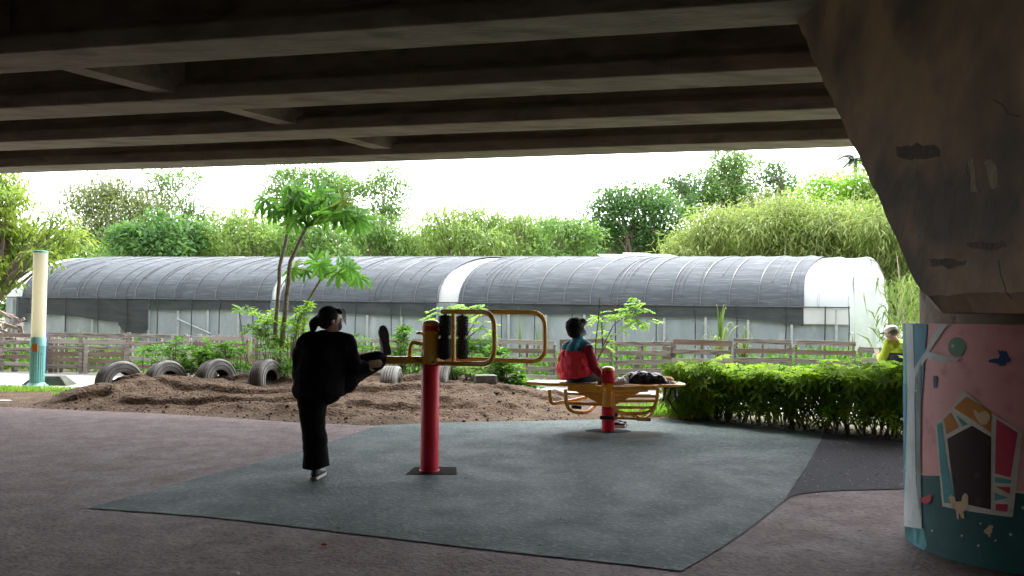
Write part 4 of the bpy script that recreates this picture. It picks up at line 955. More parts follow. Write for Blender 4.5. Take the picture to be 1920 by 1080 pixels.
mb.build('woody_stem', m_twig, hedge, smooth=True)['kind'] = 'stuff'
lvh = Leaves(); n = 1500; s = rng.uniform(0,HL,n); P = hpos(s, rng.uniform(-.03,HW,n), np.full(n,.02)); lvh.add(P, rv(n)*np.array([1,1,.2]), rv(n)*.3+np.array([0,0,1.]), rng.uniform(.03,.08,n), .03, rng.uniform(0,1,n))
tag(lvh.build('leaf_litter', leafmat('dry fallen leaves', (.06,.035,.02), (.17,.10,.05), transl=.1), loc=tuple(hA)), kind='stuff')
lvy = Leaves(); p = D(1636,762,10.0); P = np.array([tuple(p+Vector((random.uniform(-.06,.06),random.uniform(-.03,.03),random.uniform(-.05,.05)))) for _ in range(6)]); lvy.add(P, rv(6)+np.array([0,0,-.8]), rv(6)+np.array([0,-1.,0]), .09, .045, rng.uniform(0,1,6)); lvy.build('yellow_leaf', leafmat('yellowed leaf', (.45,.27,.03), (.55,.40,.06)), hedge)
# ================================================================ OBJECTS
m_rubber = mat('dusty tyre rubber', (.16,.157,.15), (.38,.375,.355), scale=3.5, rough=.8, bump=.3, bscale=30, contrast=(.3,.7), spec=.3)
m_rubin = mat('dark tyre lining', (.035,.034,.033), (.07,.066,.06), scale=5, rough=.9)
m_amber = mat('amber yellow gloss paint', (.95,.51,.06), (.92,.46,.05), scale=5, rough=.3, coat=.4, bump=.04, bscale=30, c3=(.33,.15,.03), s3=11, t3=(.62,.75))
m_red = mat('red gloss paint', (.75,.018,.05), (.66,.014,.042), scale=3, rough=.5, spec=.3, coat=.08, bump=.05, bscale=30, c3=(.30,.015,.03), s3=14, t3=(.64,.78))
m_steel = mat('dull steel', (.20,.20,.20), (.30,.29,.28), scale=12, rough=.4, metal=.7)
m_blackr = mat('black ribbed rubber', (.010,.014,.020), (.028,.034,.044), scale=9, rough=.55)
m_plate = mat('near black base patch', (.012,.013,.013), (.02,.021,.021), scale=9, spec=.05, rough=.95, bump=.4)  # near-black patch laid round the foot of each post
m_cblock = mat('old concrete block', (.12,.125,.11), (.24,.24,.215), scale=5, rough=.95, bump=.6, bscale=25, c3=(.07,.085,.05), s3=6)

# half-buried tyres
def tyre(label, x, ytop, d, yaw, r=.50, wd=.27, lean=0, group='half buried tyres in the mound'):
    c = D(x, ytop+4, d); c.z -= r*math.cos(lean)
    t = thing('tyre', tuple(c), label, 'tyre', group)
    ax = Vector((math.sin(yaw), -math.cos(yaw), math.sin(lean))).normalized()      # axis towards the open face
    h = wd/2
    prof = [(.25,-h*.80),(.28,-h*.92),(.38,-h*1.0),(.465,-h*.97),(.492,-h*.82),(.5,-h*.6),(.5,h*.6),(.492,h*.82),(.465,h*.97),(.38,h*1.0),(.28,h*.92),(.25,h*.80)]
    k = r/.5; mb = MB(); mb.lathe(c, [(a*k,b) for a,b in prof], 56, ax); me = mb
    # open ring: drop the end caps, add the inner wall
    mb.f = mb.f[:-2]; mb.mi = mb.mi[:-2]; tr = mb.build('tread', m_rubber, t, smooth=True)
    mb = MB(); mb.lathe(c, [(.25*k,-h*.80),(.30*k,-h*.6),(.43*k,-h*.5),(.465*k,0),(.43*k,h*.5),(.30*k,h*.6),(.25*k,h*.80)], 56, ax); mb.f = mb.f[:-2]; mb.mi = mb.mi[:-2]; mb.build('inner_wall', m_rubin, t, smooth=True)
    for q in (-.62,-.25,.12,.48):      # circumferential grooves
        mb = MB(); e1 = ax.cross(Vector((0,0,1))).normalized(); e2 = ax.cross(e1)
        mb.tube([c+ax*h*q*.85+(e1*math.cos(a)+e2*math.sin(a))*(r*.997) for a in np.linspace(0,2*math.pi,56,endpoint=False)], .0075, 4, closed=True); mb.build('groove', m_rubin, t, smooth=True)
    for rr in (.43,.34):
        mb = MB(); mb.tube([c+ax*(h*1.0 if rr>.4 else h*.97)+(e1*math.cos(a)+e2*math.sin(a))*rr*k for a in np.linspace(0,2*math.pi,48,endpoint=False)], .006, 4, closed=True); mb.build('sidewall_rib', m_rubin, t, smooth=True)
    return t
tyre('leftmost half buried tyre at the low end of the mound', 225, 673, 13.2, math.radians(56), .38, .25, .05)
tyre('second tyre from the left leaning back behind a clod of soil', 313, 673, 13.4, math.radians(62), .37, .25, .18)
tyre('third tyre from the left with a bright inner rim edge', 407, 670, 13.4, math.radians(63), .37, .26, .14)
tyre('fourth tyre from the left beside the papaya stems', 500, 670, 13.3, math.radians(74), .36, .26, .08)
tyre('tyre seen tread on just below the raised foot', 735, 682, 13.2, math.radians(88), .40, .29, 0)
tyre('tyre mostly hidden behind the red and yellow post', 830, 680, 13.3, math.radians(86), .40, .27, 0)
p = D(910,733,12.9); zb = mound_h(p.x,p.y); mb = MB(); mb.box((p.x,p.y,zb+.02),(.36,.25,.30), Matrix.Rotation(.2,3,'Z')); tag(mb.build('concrete_block', m_cblock, loc=(p.x,p.y,zb), bevel=.03), 'rough grey concrete lump sunk in the mound under the broad leaved plants', 'concrete block')
# low trapezoid block behind the lamp post
a = G(34,724); b = G(127,724); L = (b-a).length; mb = MB(); c = (a+b)/2; yv = c.y+.12
mb.add([(a.x,yv-.1,0),(b.x,yv-.1,0),(b.x,yv+.3,0),(a.x,yv+.3,0),(a.x+.2,yv-.02,.19),(b.x-.2,yv-.02,.19),(b.x-.2,yv+.2,.19),(a.x+.2,yv+.2,.19)], [(0,3,2,1),(4,5,6,7),(0,1,5,4),(1,2,6,5),(2,3,7,6),(3,0,4,7)])
tag(mb.build('kerb_block', mat('mossy concrete', (.045,.055,.035), (.11,.115,.09), scale=6, rough=.95, bump=.5), loc=(c.x,yv,0), bevel=.015), 'low dark trapezoid concrete block on the grass behind the lamp post', 'concrete block')

# bollard lamp
lc = G(69,724); dl = lc.y
lamp = thing('bollard_lamp', (lc.x, lc.y, 0), 'tall cream tube lamp on a fluted turquoise base at the left', 'lamp')
m_turq = mat('turquoise paint', (.20,.50,.47), (.25,.56,.52), scale=4, rough=.5, bump=.06, c3=(.16,.40,.38), s3=9); m_cream = mat('cream frosted tube', (.82,.78,.62), (.86,.82,.68), scale=1.2, rough=.4, transl=.45)
zt = D(69,470,dl).z; zm = D(69,633,dl).z; R1 = px(dl, 12.0)
mb = MB(); mb.lathe(lc, [(R1,zm),(R1,zt-.03)], 40); mb.build('tube', m_cream, lamp, smooth=True)
mb = MB(); mb.lathe(lc, [(R1*1.04,zt-.045),(R1*1.04,zt-.005),(R1*.9,zt)], 40); mb.build('cap', m_turq, lamp, smooth=True)
mb = MB(); N_ = 60; vs = []
for z in (.06, zm-.16):
    for j in range(N_): a = 2*math.pi*j/N_; rr = R1*(1.05 if j%3 else .93); vs.append((lc.x+rr*math.cos(a), lc.y+rr*math.sin(a), z))
mb.add(vs, [(j,(j+1)%N_,N_+(j+1)%N_,N_+j) for j in range(N_)]); mb.build('fluted_base', m_turq, lamp)
mb = MB(); mb.lathe(lc, [(R1*1.09,zm-.17),(R1*1.09,zm-.01),(R1*1.0,zm+.012)], 40); mb.build('collar', m_turq, lamp, smooth=True)
mb = MB(); mb.lathe(lc, [(R1*1.75,0),(R1*1.75,.02),(R1*1.4,.035),(R1*1.08,.075)], 40); fl = mb.build('foot_flange', m_turq, lamp, smooth=True)
for k in range(6): a = k*math.pi/3-.3; mb = MB(); mb.lathe(lc+Vector((math.cos(a)*R1*1.5, math.sin(a)*R1*1.5, .02)), [(.014,0),(.014,.03)], 6); mb.build('bolt', m_steel, fl)
mb = MB(); mb.box((lc.x+.02, lc.y-R1*1.06, zm-.20), (.115,.02,.15)); mb.build('orange_plate', mat('orange notice plate', (.62,.18,.02), (.5,.13,.02), scale=14, rough=.5, c3=(.3,.06,.02), s3=20), lamp, bevel=.004)
# small blue stub behind the lamp
pp = D(84,660,18.6); mb = MB(); mb.box((pp.x,pp.y,.5),(.08,.06,1.0)); tag(mb.build('marker_stake', mat('violet blue paint', (.12,.10,.30), (.17,.14,.36), scale=4), loc=(pp.x,pp.y,0)), 'thin violet blue stake showing just right of the lamp post by the fence', 'stake')

def arc3(a, b, c, n=8):
    a, b, c = Vector(a), Vector(b), Vector(c); return [a*(1-t)**2+b*2*t*(1-t)+c*t*t for t in [i/n for i in range(n+1)]]
def rpath(pts, r, n=7):
    """polyline with rounded corners"""
    pts = [Vector(p) for p in pts]; out = [pts[0]]
    for i in range(1, len(pts)-1):
        a = pts[i]+(pts[i-1]-pts[i]).normalized()*min(r,(pts[i-1]-pts[i]).length*.49); c = pts[i]+(pts[i+1]-pts[i]).normalized()*min(r,(pts[i+1]-pts[i]).length*.49); out += arc3(a, pts[i], c, n)
    out.append(pts[-1]); return out
# ---------------------------------------------------------------- leg-stretch / massage station
pb = G(805,887); dp = pb.y; RP = px(dp, 17)
st = thing('exercise_station', (pb.x, pb.y, 0), 'red and amber leg stretch post with two yellow loops and black massage rollers', 'exercise equipment')
Z = lambda y, d=dp, x=805: D(x, y, d).z
mb = MB(); mb.lathe(pb, [(RP,0.0),(RP,Z(683)),(RP*.97,Z(683)+.005)], 40); mb.build('post', m_red, st, smooth=True)
mb = MB(); mb.lathe(pb, [(RP*.98,Z(683)),(RP*1.06,Z(683)+.006),(RP*1.06,Z(622)),(RP*1.0,Z(620))], 40); cl = mb.build('collar', m_amber, st, smooth=True)
for z_ in (Z(681), Z(624)): mb = MB(); mb.lathe(pb, [(RP*1.06,z_-.008),(RP*1.085,z_-.006),(RP*1.085,z_+.006),(RP*1.06,z_+.008)], 40); mb.build('weld_ring', m_amber, cl, smooth=True)
mb = MB(); mb.lathe(pb, [(RP*.98,Z(622)),(RP*.98,Z(609))], 40); mb.build('red_band', m_red, st, smooth=True)
mb = MB(); mb.lathe(pb, [(RP*1.04,Z(610)),(RP*1.04,Z(608)),(RP*.92,Z(604)),(RP*.66,Z(601)),(RP*.3,Z(599.5)),(.001,Z(599))], 40); mb.build('dome_cap', m_amber, st, smooth=True)
for x,y,dy in ((787,624,0),(817,624,-.06),(815,678,-.07)):
    c = D(x,y,dp+dy); mb = MB(); mb.lathe(c-Vector((0,0,.014)), [(.034,0),(.038,.008),(.034,.022),(.012,.03)], 14); mb.build('lock_bolt', m_amber, cl, smooth=True)
# foot rest on the left, reaching slightly away
fr0 = D(792,675,dp); fr1 = D(722,675,dp+.12); mb = MB(); mb.bar(fr0, fr1, .10, .072); mb.build('foot_rest', m_amber, st, bevel=.018, segs=3, smooth=True)
mb = MB(); mb.tube(rpath([D(790,645,dp), D(770,640,dp+.02), D(768,672,dp+.05)], .10), .019, 10); mb.build('grab_handle', m_amber, st, smooth=True)
rt = .023
# near loop (towards the camera) and far loop
def loop2(x0t, x0b, x1, yt, yb, d0, d1, name, closed_x=None):
    f = lambda x: d0+(d1-d0)*(x-x0b)/(x1-x0b)
    P = [D(x0t,yt[0],f(x0t)), D(x1,yt[1],f(x1)), D(x1,yb[1],f(x1)), D(x0b,yb[0],f(x0b))]; mb = MB(); mb.tube(rpath(P, .15, 9), rt, 14); return mb.build(name, m_amber, st, smooth=True), f
l1, f1 = loop2(829, 822, 927, (584,585), (681,683), dp-.03, dp-.42, 'loop_handle')
l2, f2 = loop2(838, 822, 1022, (584,586), (672,678), dp+.06, dp+.30, 'loop_handle')
mb = MB(); mb.tube([D(850,585,f1(850)), D(850,681,f1(850))], rt*.9, 12); mb.build('upright', m_amber, l1, smooth=True)
def roller(x, d, y0, y1, r):
    a = D(x,y1,d); b = D(x,y0,d); h = b.z-a.z; mb = MB(); mb.lathe(a, [(r*.3,-.012),(r*.3,0),(r*.8,0),(r*.86,.01),(r*.86,h*.49),(r*.7,h*.495),(r*.7,h*.505),(r*.86,h*.51),(r*.86,h-.01),(r*.8,h),(r*.3,h),(r*.3,h+.012)], 24)
    ro = mb.build('massage_roller', m_blackr, st, smooth=True); nr = 26; mb = MB()
    for i in range(nr):
        z = a.z+.015+(h-.03)*i/(nr-1)
        if abs(z-(a.z+h/2)) < .012: continue
        for j in range(12): t = 2*math.pi*j/12+(i%2)*.26; p = Vector((a.x+math.cos(t)*r*.82, a.y+math.sin(t)*r*.82, z)); q = Vector((a.x+math.cos(t)*r*1.10, a.y+math.sin(t)*r*1.10, z)); mb.tube([p,q], [.0085,.005], 5)
    o = mb.build('knob', m_blackr, ro, smooth=False); o['kind'] = 'stuff'; return ro
roller(834, f1(834)-.0, 591, 673, px(dp,11.5)); roller(866, f2(866)+.0, 592, 673, px(dp,11))
mb = MB(); c = pb; mb.prism([(c.x-.20,c.y-.17),(c.x+.27,c.y-.15),(c.x+.24,c.y+.19),(c.x-.16,c.y+.17)], .019, .023); mb.build('base_patch', m_plate, st)
mb = MB(); mb.lathe(pb, [(RP*1.0,.023),(RP*1.12,.023),(RP*1.1,.033),(RP*1.0,.035)], 36); mb.build('base_ring', m_red, st, smooth=True)

# ---------------------------------------------------------------- sit-up bench station
qb = G(1140,811); dq = qb.y; RQ = px(dq, 12)
sb = thing('bench_station', (qb.x, qb.y, 0), 'red post with two amber tube benches, perforated boards and foot bars', 'exercise equipment')
Zq = lambda y: D(1140,y,dq).z
mb = MB(); mb.lathe(qb, [(RQ,0),(RQ,Zq(761))], 32); mb.build('post', m_red, sb, smooth=True)
mb = MB(); mb.lathe(qb, [(RQ,Zq(762)),(RQ*1.07,Zq(761)),(RQ*1.07,Zq(719)),(RQ,Zq(718))], 32); mb.build('collar', m_amber, sb, smooth=True)
mb = MB(); mb.lathe(qb, [(RQ*.98,Zq(719)),(RQ*.98,Zq(693))], 32); mb.build('red_band', m_red, sb, smooth=True)
mb = MB(); mb.lathe(qb, [(RQ*1.03,Zq(694)),(RQ*1.03,Zq(692.5)),(RQ*.85,Zq(689)),(RQ*.5,Zq(687)),(.001,Zq(686.3))], 32); mb.build('dome_cap', m_amber, sb, smooth=True)
m_perf = bpy.data.materials.new('perforated white sheet'); m_perf.use_nodes = True
t_ = m_perf.node_tree; b_ = t_.nodes['Principled BSDF']; vo = t_.nodes.new('ShaderNodeTexVoronoi'); vo.inputs['Scale'].default_value = 34; vo.inputs['Randomness'].default_value = 0
tc_ = t_.nodes.new('ShaderNodeTexCoord'); t_.links.new(tc_.outputs['Object'], vo.inputs['Vector']); mr_ = t_.nodes.new('ShaderNodeMapRange'); mr_.inputs[1].default_value=.26; mr_.inputs[2].default_value=.32
t_.links.new(vo.outputs['Distance'], mr_.inputs[0]); mx_ = t_.nodes.new('ShaderNodeMix'); mx_.data_type='RGBA'; mx_.inputs[6].default_value=(.03,.025,.02,1); mx_.inputs[7].default_value=(.52,.47,.42,1)
t_.links.new(mr_.outputs[0], mx_.inputs[0]); t_.links.new(mx_.outputs[2], b_.inputs['Base Color']); b_.inputs['Roughness'].default_value=.35; b_.inputs['Metallic'].default_value=.2
zs_ = .62
def bench(sgn, dirv, Lb, wb, tip, mirror):
    dirv = Vector(dirv).normalized(); nv = Vector((-dirv.y, dirv.x, 0)); o = Vector((qb.x, qb.y, 0))
    P = lambda a, b, z: o+dirv*a+nv*b+Vector((0,0,z))
    # board: tapering to the tip, with a rolled edge
    pl = [P(.16,-wb/2,0),(P(Lb-tip,-wb/2,0)),P(Lb,-wb*.18,0),P(Lb,wb*.18,0),P(Lb-tip,wb/2,0),P(.16,wb/2,0)]
    mb = MB(); k = len(pl); mb.add([(p.x,p.y,zs_) for p in pl]+[(p.x,p.y,zs_+.012) for p in pl], [tuple(range(k-1,-1,-1)), tuple(range(k,2*k))]+[(i,(i+1)%k,k+(i+1)%k,k+i) for i in range(k)])
    bd = mb.build('seat_board', m_perf, sb)
    mb = MB(); mb.tube([Vector((p.x,p.y,zs_-.004)) for p in pl], .021, 10, closed=True); mb.build('board_rim', m_amber, bd, smooth=True)
    mb = MB(); mb.bar(P(.02,0,zs_-.075), P(.52,0,zs_-.05), .08, .10); mb.build('support_beam', m_amber, sb, bevel=.01)
    mb = MB(); mb.add([P(.05,-.03,zs_-.02),P(.5,-.03,zs_-.02),P(.5,-.03,zs_-.06),P(.05,-.03,zs_-.28),P(.05,.03,zs_-.02),P(.5,.03,zs_-.02),P(.5,.03,zs_-.06),P(.05,.03,zs_-.28)], [(0,1,2,3),(7,6,5,4),(0,4,5,1),(1,5,6,2),(2,6,7,3),(3,7,4,0)]); mb.build('gusset', m_amber, sb)
    return P
PL = bench(-1, (-1,.18,0), 1.04, .46, .30, False)
PRt = bench(1, (1,.12,0), .98, .46, .20, True)
def tb(pts, r=.025, rad=.08, name='frame_tube', parent=None): mb = MB(); mb.tube(rpath([Vector(p) for p in pts], rad), r, 10); return mb.build(name, m_amber, parent or sb, smooth=True)
W_ = lambda x, y, d: D(x, y, d)
# left hanging frames
tb([W_(1030,731,dq+.05), W_(1032,758,dq+.05), W_(1078,750,dq+.25), W_(1100,745,dq+.35)])
tb([W_(1060,730,dq+.0), W_(1062,770,dq-.02), W_(1100,776,dq+.1), W_(1116,760,dq+.3)], rad=.16)
tb([W_(1066,756,dq), W_(1128,758,dq)], .022)
tb([W_(1062,738,dq), W_(1105,740,dq)], .016)
# right bench guard frame with slats (near side), rounded
g1 = tb([W_(1150,735,dq-.25), W_(1148,765,dq-.25), W_(1165,775,dq-.25), W_(1215,775,dq-.25), W_(1230,760,dq-.25), W_(1234,728,dq-.25)], .022, .10)
for y in (743, 752, 764): mb = MB(); mb.bar(W_(1148,y,dq-.24), W_(1231,y,dq-.24), .02, .035); mb.build('slat', m_amber, sb, bevel=.004)
mb = MB(); mb.bar(W_(1148,728,dq-.24), W_(1234,727,dq-.24), .03, .055); mb.build('side_rail', m_amber, sb, bevel=.006)
tb([W_(1152,760,dq-.1), W_(1165,779,dq-.3), W_(1172,785,dq-.3)], .014, .05); tb([W_(1205,765,dq-.1), W_(1188,779,dq-.25), W_(1188,785,dq-.3)], .014, .05)
tb([W_(1185,772,dq+.1), W_(1205,790,dq+.05), W_(1228,770,dq+.1), W_(1232,735,dq+.1)], .018, .14)
tb([W_(1245,742,dq+.05), W_(1246,722,dq+.05), W_(1260,716,dq+.05)], .02, .05)
mb = MB(); mb.tube([W_(1128,783,dq-.30), W_(1217,786,dq-.36)], .016, 8); mb.build('foot_bar', m_amber, sb, smooth=True)
for a, b in (((1125,783),(1151,784)),((1194,785.5),(1220,786.5))): mb = MB(); mb.tube([W_(*a,dq-.31), W_(*b,dq-.35)], .024, 10); mb.build('foot_grip', m_blackr, sb, smooth=True)
mb = MB(); mb.tube([W_(1072,763,dq-.1), W_(1090,764,dq-.1)], .022, 10); mb.build('foot_grip', m_blackr, sb, smooth=True)
mb = MB(); mb.lathe(qb+Vector((0,0,.0195)), [(.30,0),(.29,.003),(.001,.004)], 20, squash=.6); mb.build('base_patch', m_plate, sb)

# ---------------------------------------------------------------- remeshed soft forms
def remesh(name, mb, m, parent, voxel, smooth=6, fac=.5, loc=None, disp=None):
    me = mb.mesh(name+'_src'); tmp = bpy.data.objects.new('tmp', me); COL.objects.link(tmp)
    bm = bmesh.new(); bm.from_mesh(me); bmesh.ops.recalc_face_normals(bm, faces=bm.faces); bm.to_mesh(me); bm.free()
    r = tmp.modifiers.new('r', 'REMESH'); r.mode = 'VOXEL'; r.voxel_size = voxel; r.use_smooth_shade = True
    s = tmp.modifiers.new('s', 'SMOOTH'); s.iterations = smooth; s.factor = fac
    dg = bpy.context.evaluated_depsgraph_get(); dg.update(); out = bpy.data.meshes.new_from_object(tmp.evaluated_get(dg)); out.name = name
    bpy.data.objects.remove(tmp); bpy.data.meshes.remove(me)
    if disp:
        co = np.empty(len(out.vertices)*3, np.float32); out.vertices.foreach_get('co', co); co = co.reshape(-1,3); no = np.empty(len(out.vertices)*3, np.float32); out.vertices.foreach_get('normal', no); no = no.reshape(-1,3)
        amp, sc_ = disp; h = np.array([mnoise.noise(Vector((c[0]*sc_, c[1]*sc_, c[2]*sc_*.8)))+.5*mnoise.noise(Vector(c)*sc_*2.3) for c in co], np.float32); co += no*(h*amp)[:,None]; out.vertices.foreach_set('co', co.ravel())
    return link_mesh(out, name, m, parent, loc, smooth=True)
def limb(mb, pts, rad, seg=14):
    pts = [Vector(p) for p in pts]
    for i in range(len(pts)-1): 
        a, b = pts[i], pts[i+1]; mb.tube([a,b], [rad[i],rad[i+1]], seg)
    for p, r in zip(pts, rad): mb.ball(p, r, seg, 8)
    return mb
def hand(mb, wrist, dirv, palm_n, curl=.5, s=1.0, side=1):
    """palm and five unequal bent fingers; dirv along the hand, palm_n out of the palm"""
    d = Vector(dirv).normalized(); n = Vector(palm_n); n = (n-d*n.dot(d)).normalized(); e = d.cross(n)*side; w_ = Vector(wrist)
    R = Matrix((d, e, n)).transposed(); mb.ball(w_+d*.045*s, (.052*s,.040*s,.016*s), 12, 8, R)
    for k, (off, L) in enumerate(((-.029,.068),(-.010,.078),(.010,.073),(.028,.058))):
        p = w_+d*.078*s+e*off*s; pts = [w_+d*.05*s+e*off*.8*s, p]; a = 0; 
        for q, f in enumerate((.42,.32,.26)): a += curl*(.5+.35*q); p = p+(d*math.cos(a)+n*math.sin(a))*L*f*s; pts.append(p)
        limb(mb, pts, [.0095*s,.0092*s,.0085*s,.0078*s,.0066*s], 8)
    b = w_+d*.02*s-e*.026*s; t1 = b+(d*.5-e*.75+n*.25).normalized()*.038*s; t2 = t1+(d*.8-e*.2+n*.5).normalized()*.030*s; limb(mb, [b,t1,t2], [.013*s,.011*s,.0085*s], 8)
def shoe(parent, heel, toe_dir, up, m_up, m_sole, s=1.0, m_acc=None):
    d = Vector(toe_dir).normalized(); u = Vector(up); u = (u-d*u.dot(d)).normalized(); e = d.cross(u); R = Matrix((d,e,u)).transposed(); h = Vector(heel); mb = MB()
    mb.ball(h+d*.045*s+u*.050*s, (.052*s,.040*s,.048*s), 14, 10, R); mb.ball(h+d*.12*s+u*.045*s, (.075*s,.043*s,.040*s), 14, 10, R); mb.ball(h+d*.20*s+u*.036*s, (.062*s,.046*s,.030*s), 14, 10, R); mb.ball(h+d*.055*s+u*.085*s, (.05*s,.036*s,.035*s), 14, 10, R)
    up_ = remesh('shoe', mb, m_up, parent, .006*s, 5)
    mb = MB(); pr = [(-.006,.030),(.01,.038),(.06,.036),(.11,.036),(.17,.046),(.22,.043),(.262,.025),(.27,.0)]; ring = [(a,b) for a,b in pr]+[(a,-b) for a,b in reversed(pr[:-1])]; k = len(ring)
    V = [h+d*a*s+e*b*s+u*z for z in (0,.026*s) for a,b in ring]; mb.add(V, [tuple(range(k)), tuple(range(2*k-1,k-1,-1))]+[(i,(i+1)%k,k+(i+1)%k,k+i) for i in range(k)]); mb.build('sole', m_sole, up_, bevel=.004)
    if m_acc: mb = MB(); mb.ball(h+d*.0*s+u*.015*s, (.010,.020,.008), 10, 6, R); mb.build('heel_accent', m_acc, up_, smooth=True)
    return up_
m_skin = mat('skin', (.40,.235,.165), (.46,.28,.20), scale=9, rough=.5, bump=.05, bscale=60)
m_hair = mat('black hair', (.008,.007,.007), (.02,.017,.015), scale=30, rough=.7, spec=.15, stretch=(1,1,.2), bump=.5, bscale=60)
m_blk = mat('black knit fabric', (.006,.005,.006), (.011,.010,.012), scale=4, rough=.95, bump=.3, bscale=50, spec=.1)
m_trou = mat('black trouser fabric', (.005,.005,.006), (.009,.009,.010), scale=4, rough=.95, bump=.2, bscale=40, spec=.1)
m_shoeb = mat('black trainer fabric', (.012,.012,.014), (.025,.025,.028), scale=30, rough=.6, bump=.3)
m_white = mat('white rubber', (.62,.60,.58), (.7,.68,.66), scale=20, rough=.5)
m_redr = mat('red rubber', (.5,.05,.05), rough=.5)
m_mask = mat('dark face mask', (.06,.07,.10), (.09,.10,.13), scale=9, rough=.8)
m_mask2 = mat('pale blue face mask', (.42,.55,.62), (.6,.68,.72), scale=7, rough=.8)

def head_shape(mb, c, f, up, s=1.0):
    """skull, jaw, nose, brow, ears in one; c centre, f facing"""
    f = Vector(f).normalized(); u = Vector(up); u = (u-f*u.dot(f)).normalized(); e = f.cross(u); R = Matrix((f,e,u)).transposed(); c = Vector(c)
    mb.ball(c+u*.02*s-f*.01*s, (.094*s,.077*s,.092*s), 18, 14, R); mb.ball(c-u*.055*s+f*.03*s, (.062*s,.056*s,.062*s), 14, 10, R)
    mb.ball(c+f*.088*s-u*.022*s, (.018*s,.012*s,.024*s), 10, 8, R); mb.ball(c+f*.075*s+u*.018*s, (.020*s,.05*s,.012*s), 10, 8, R); mb.ball(c+f*.075*s-u*.062*s, (.017*s,.026*s,.010*s), 10, 8, R)
    for sg in (-1,1): mb.ball(c+e*sg*.076*s-f*.012*s-u*.012*s, (.018*s,.008*s,.030*s), 10, 8, R)
    return f, e, u
def eyes(parent, c, f, e, u, s=1.0):
    for sg in (-1,1):
        mb = MB(); mb.ball(Vector(c)+f*.080*s+e*sg*.030*s+u*.002*s, .0115*s, 10, 8); ey = mb.build('eye', m_white, parent, smooth=True)
        mb = MB(); mb.ball(Vector(c)+f*.0885*s+e*sg*.030*s+u*.002*s, .0055*s, 8, 6); mb.build('iris', m_hair, ey, smooth=True)

# ---------------------------------------------------------------- standing woman in black
PR = lambda x, y, d: D(x, y, d)
sho = G(593,904); ds = sho.y+.06
wm = thing('person', (sho.x, ds, 0), 'standing woman in black with a ponytail stretching one leg up on the yellow bar', 'person')
face = Vector((.82,.55,-.08)); hc = PR(621,600,ds+.02)
pelvis = PR(597,722,ds+.02); chest = PR(606,660,ds+.02); neck = PR(616,628,ds+.02)
hipL = PR(583,735,ds-.02); hipR = PR(612,722,ds+.10); kneeL = PR(588,805,ds+.02); ankL = PR(594,885,ds+.03)
kneeR = PR(664,695,ds+.27); ankR = PR(722,672,dp+.10)
shL = PR(572,645,ds-.04); shR = PR(650,643,ds+.02); elR = PR(667,690,ds+.06); wrR = PR(687,684,ds+.13)
elL = PR(600,690,ds+.30); wrL = PR(668,676,ds+.42)
mb = MB(); fv, ev, uv = head_shape(mb, hc, face, (0,0,1)); limb(mb, [neck+Vector((0,0,-.03)), hc-Vector((0,0,.06))], [.055,.052]); limb(mb, [chest, neck], [.10,.055]); limb(mb, [pelvis, chest], [.11,.11])
limb(mb, [shL, shR], [.05,.05]); limb(mb, [shR,elR,wrR], [.045,.038,.027]); limb(mb, [shL,elL,wrL], [.045,.038,.027])
limb(mb, [hipL,kneeL,ankL+Vector((0,0,.02))], [.075,.055,.036]); limb(mb, [hipR,kneeR,ankR], [.075,.055,.036])
hand(mb, wrR, PR(708,682,ds+.16)-wrR, Vector((-.1,1,.1)), .28, 1.0, 1); hand(mb, wrL, PR(700,690,ds+.5)-wrL, Vector((.1,-.6,-.4)), .5, .92, -1)
body = remesh('body', mb, m_skin, wm, .0062, 2, .4); eyes(body, hc, fv, ev, uv)
mb = MB()
mb.tube([PR(598,738,ds+.02), PR(600,700,ds+.02), PR(606,655,ds+.02), PR(612,634,ds+.02)], [.225,.225,.215,.12], 20)
limb(mb, [PR(580,728,ds), PR(612,728,ds+.02)], [.15,.14]); limb(mb, [PR(585,650,ds), PR(635,650,ds+.02)], [.145,.135]); limb(mb, [PR(576,648,ds-.02), PR(604,632,ds)], [.085,.07]); limb(mb, [PR(606,632,ds), PR(645,645,ds+.02)], [.07,.085])
limb(mb, [PR(574,700,ds), PR(572,665,ds)], [.13,.11])
limb(mb, [shR, PR(664,690,ds+.05), PR(683,687,ds+.11)], [.088,.078,.054]); limb(mb, [shL, elL, wrL-(wrL-elL).normalized()*.04], [.085,.072,.048])
remesh('jumper', mb, m_blk, wm, .010, 8, .5, disp=(.011,9))
mb = MB()
limb(mb, [hipL+Vector((0,0,.05)), PR(586,760,ds), PR(588,805,ds+.01), PR(591,830,ds+.02), PR(592,853,ds+.03)], [.150,.130,.108,.104,.112]); limb(mb, [PR(583,728,ds), PR(612,728,ds+.04)], [.15,.15])
limb(mb, [PR(614,715,ds+.08), PR(645,703,ds+.18), kneeR, PR(692,680,ds+.36), PR(705,676,ds+.40)], [.165,.160,.128,.105,.098]); limb(mb, [PR(620,718,ds+.08), PR(646,711,ds+.15)], [.15,.135])
mb.tube([PR(589,815,ds+.01), PR(591,845,ds+.02), PR(593,875,ds+.03)], [.112,.113,.122], 20)
remesh('trousers', mb, m_trou, wm, .010, 8, .5, disp=(.010,8))
def hairform(c, f, e, u, s=1.0, tail=True, bob=False):
    mb = MB(); R = Matrix((f,e,u)).transposed(); mb.ball(c-f*.030*s+u*.030*s, (.100*s,.090*s,.098*s), 18, 14, R); mb.ball(c-f*.055*s-u*.02*s, (.060*s,.080*s,.070*s), 14, 10, R); mb.ball(c+f*.045*s+u*.082*s, (.055*s,.068*s,.030*s), 14, 10, R)
    return mb
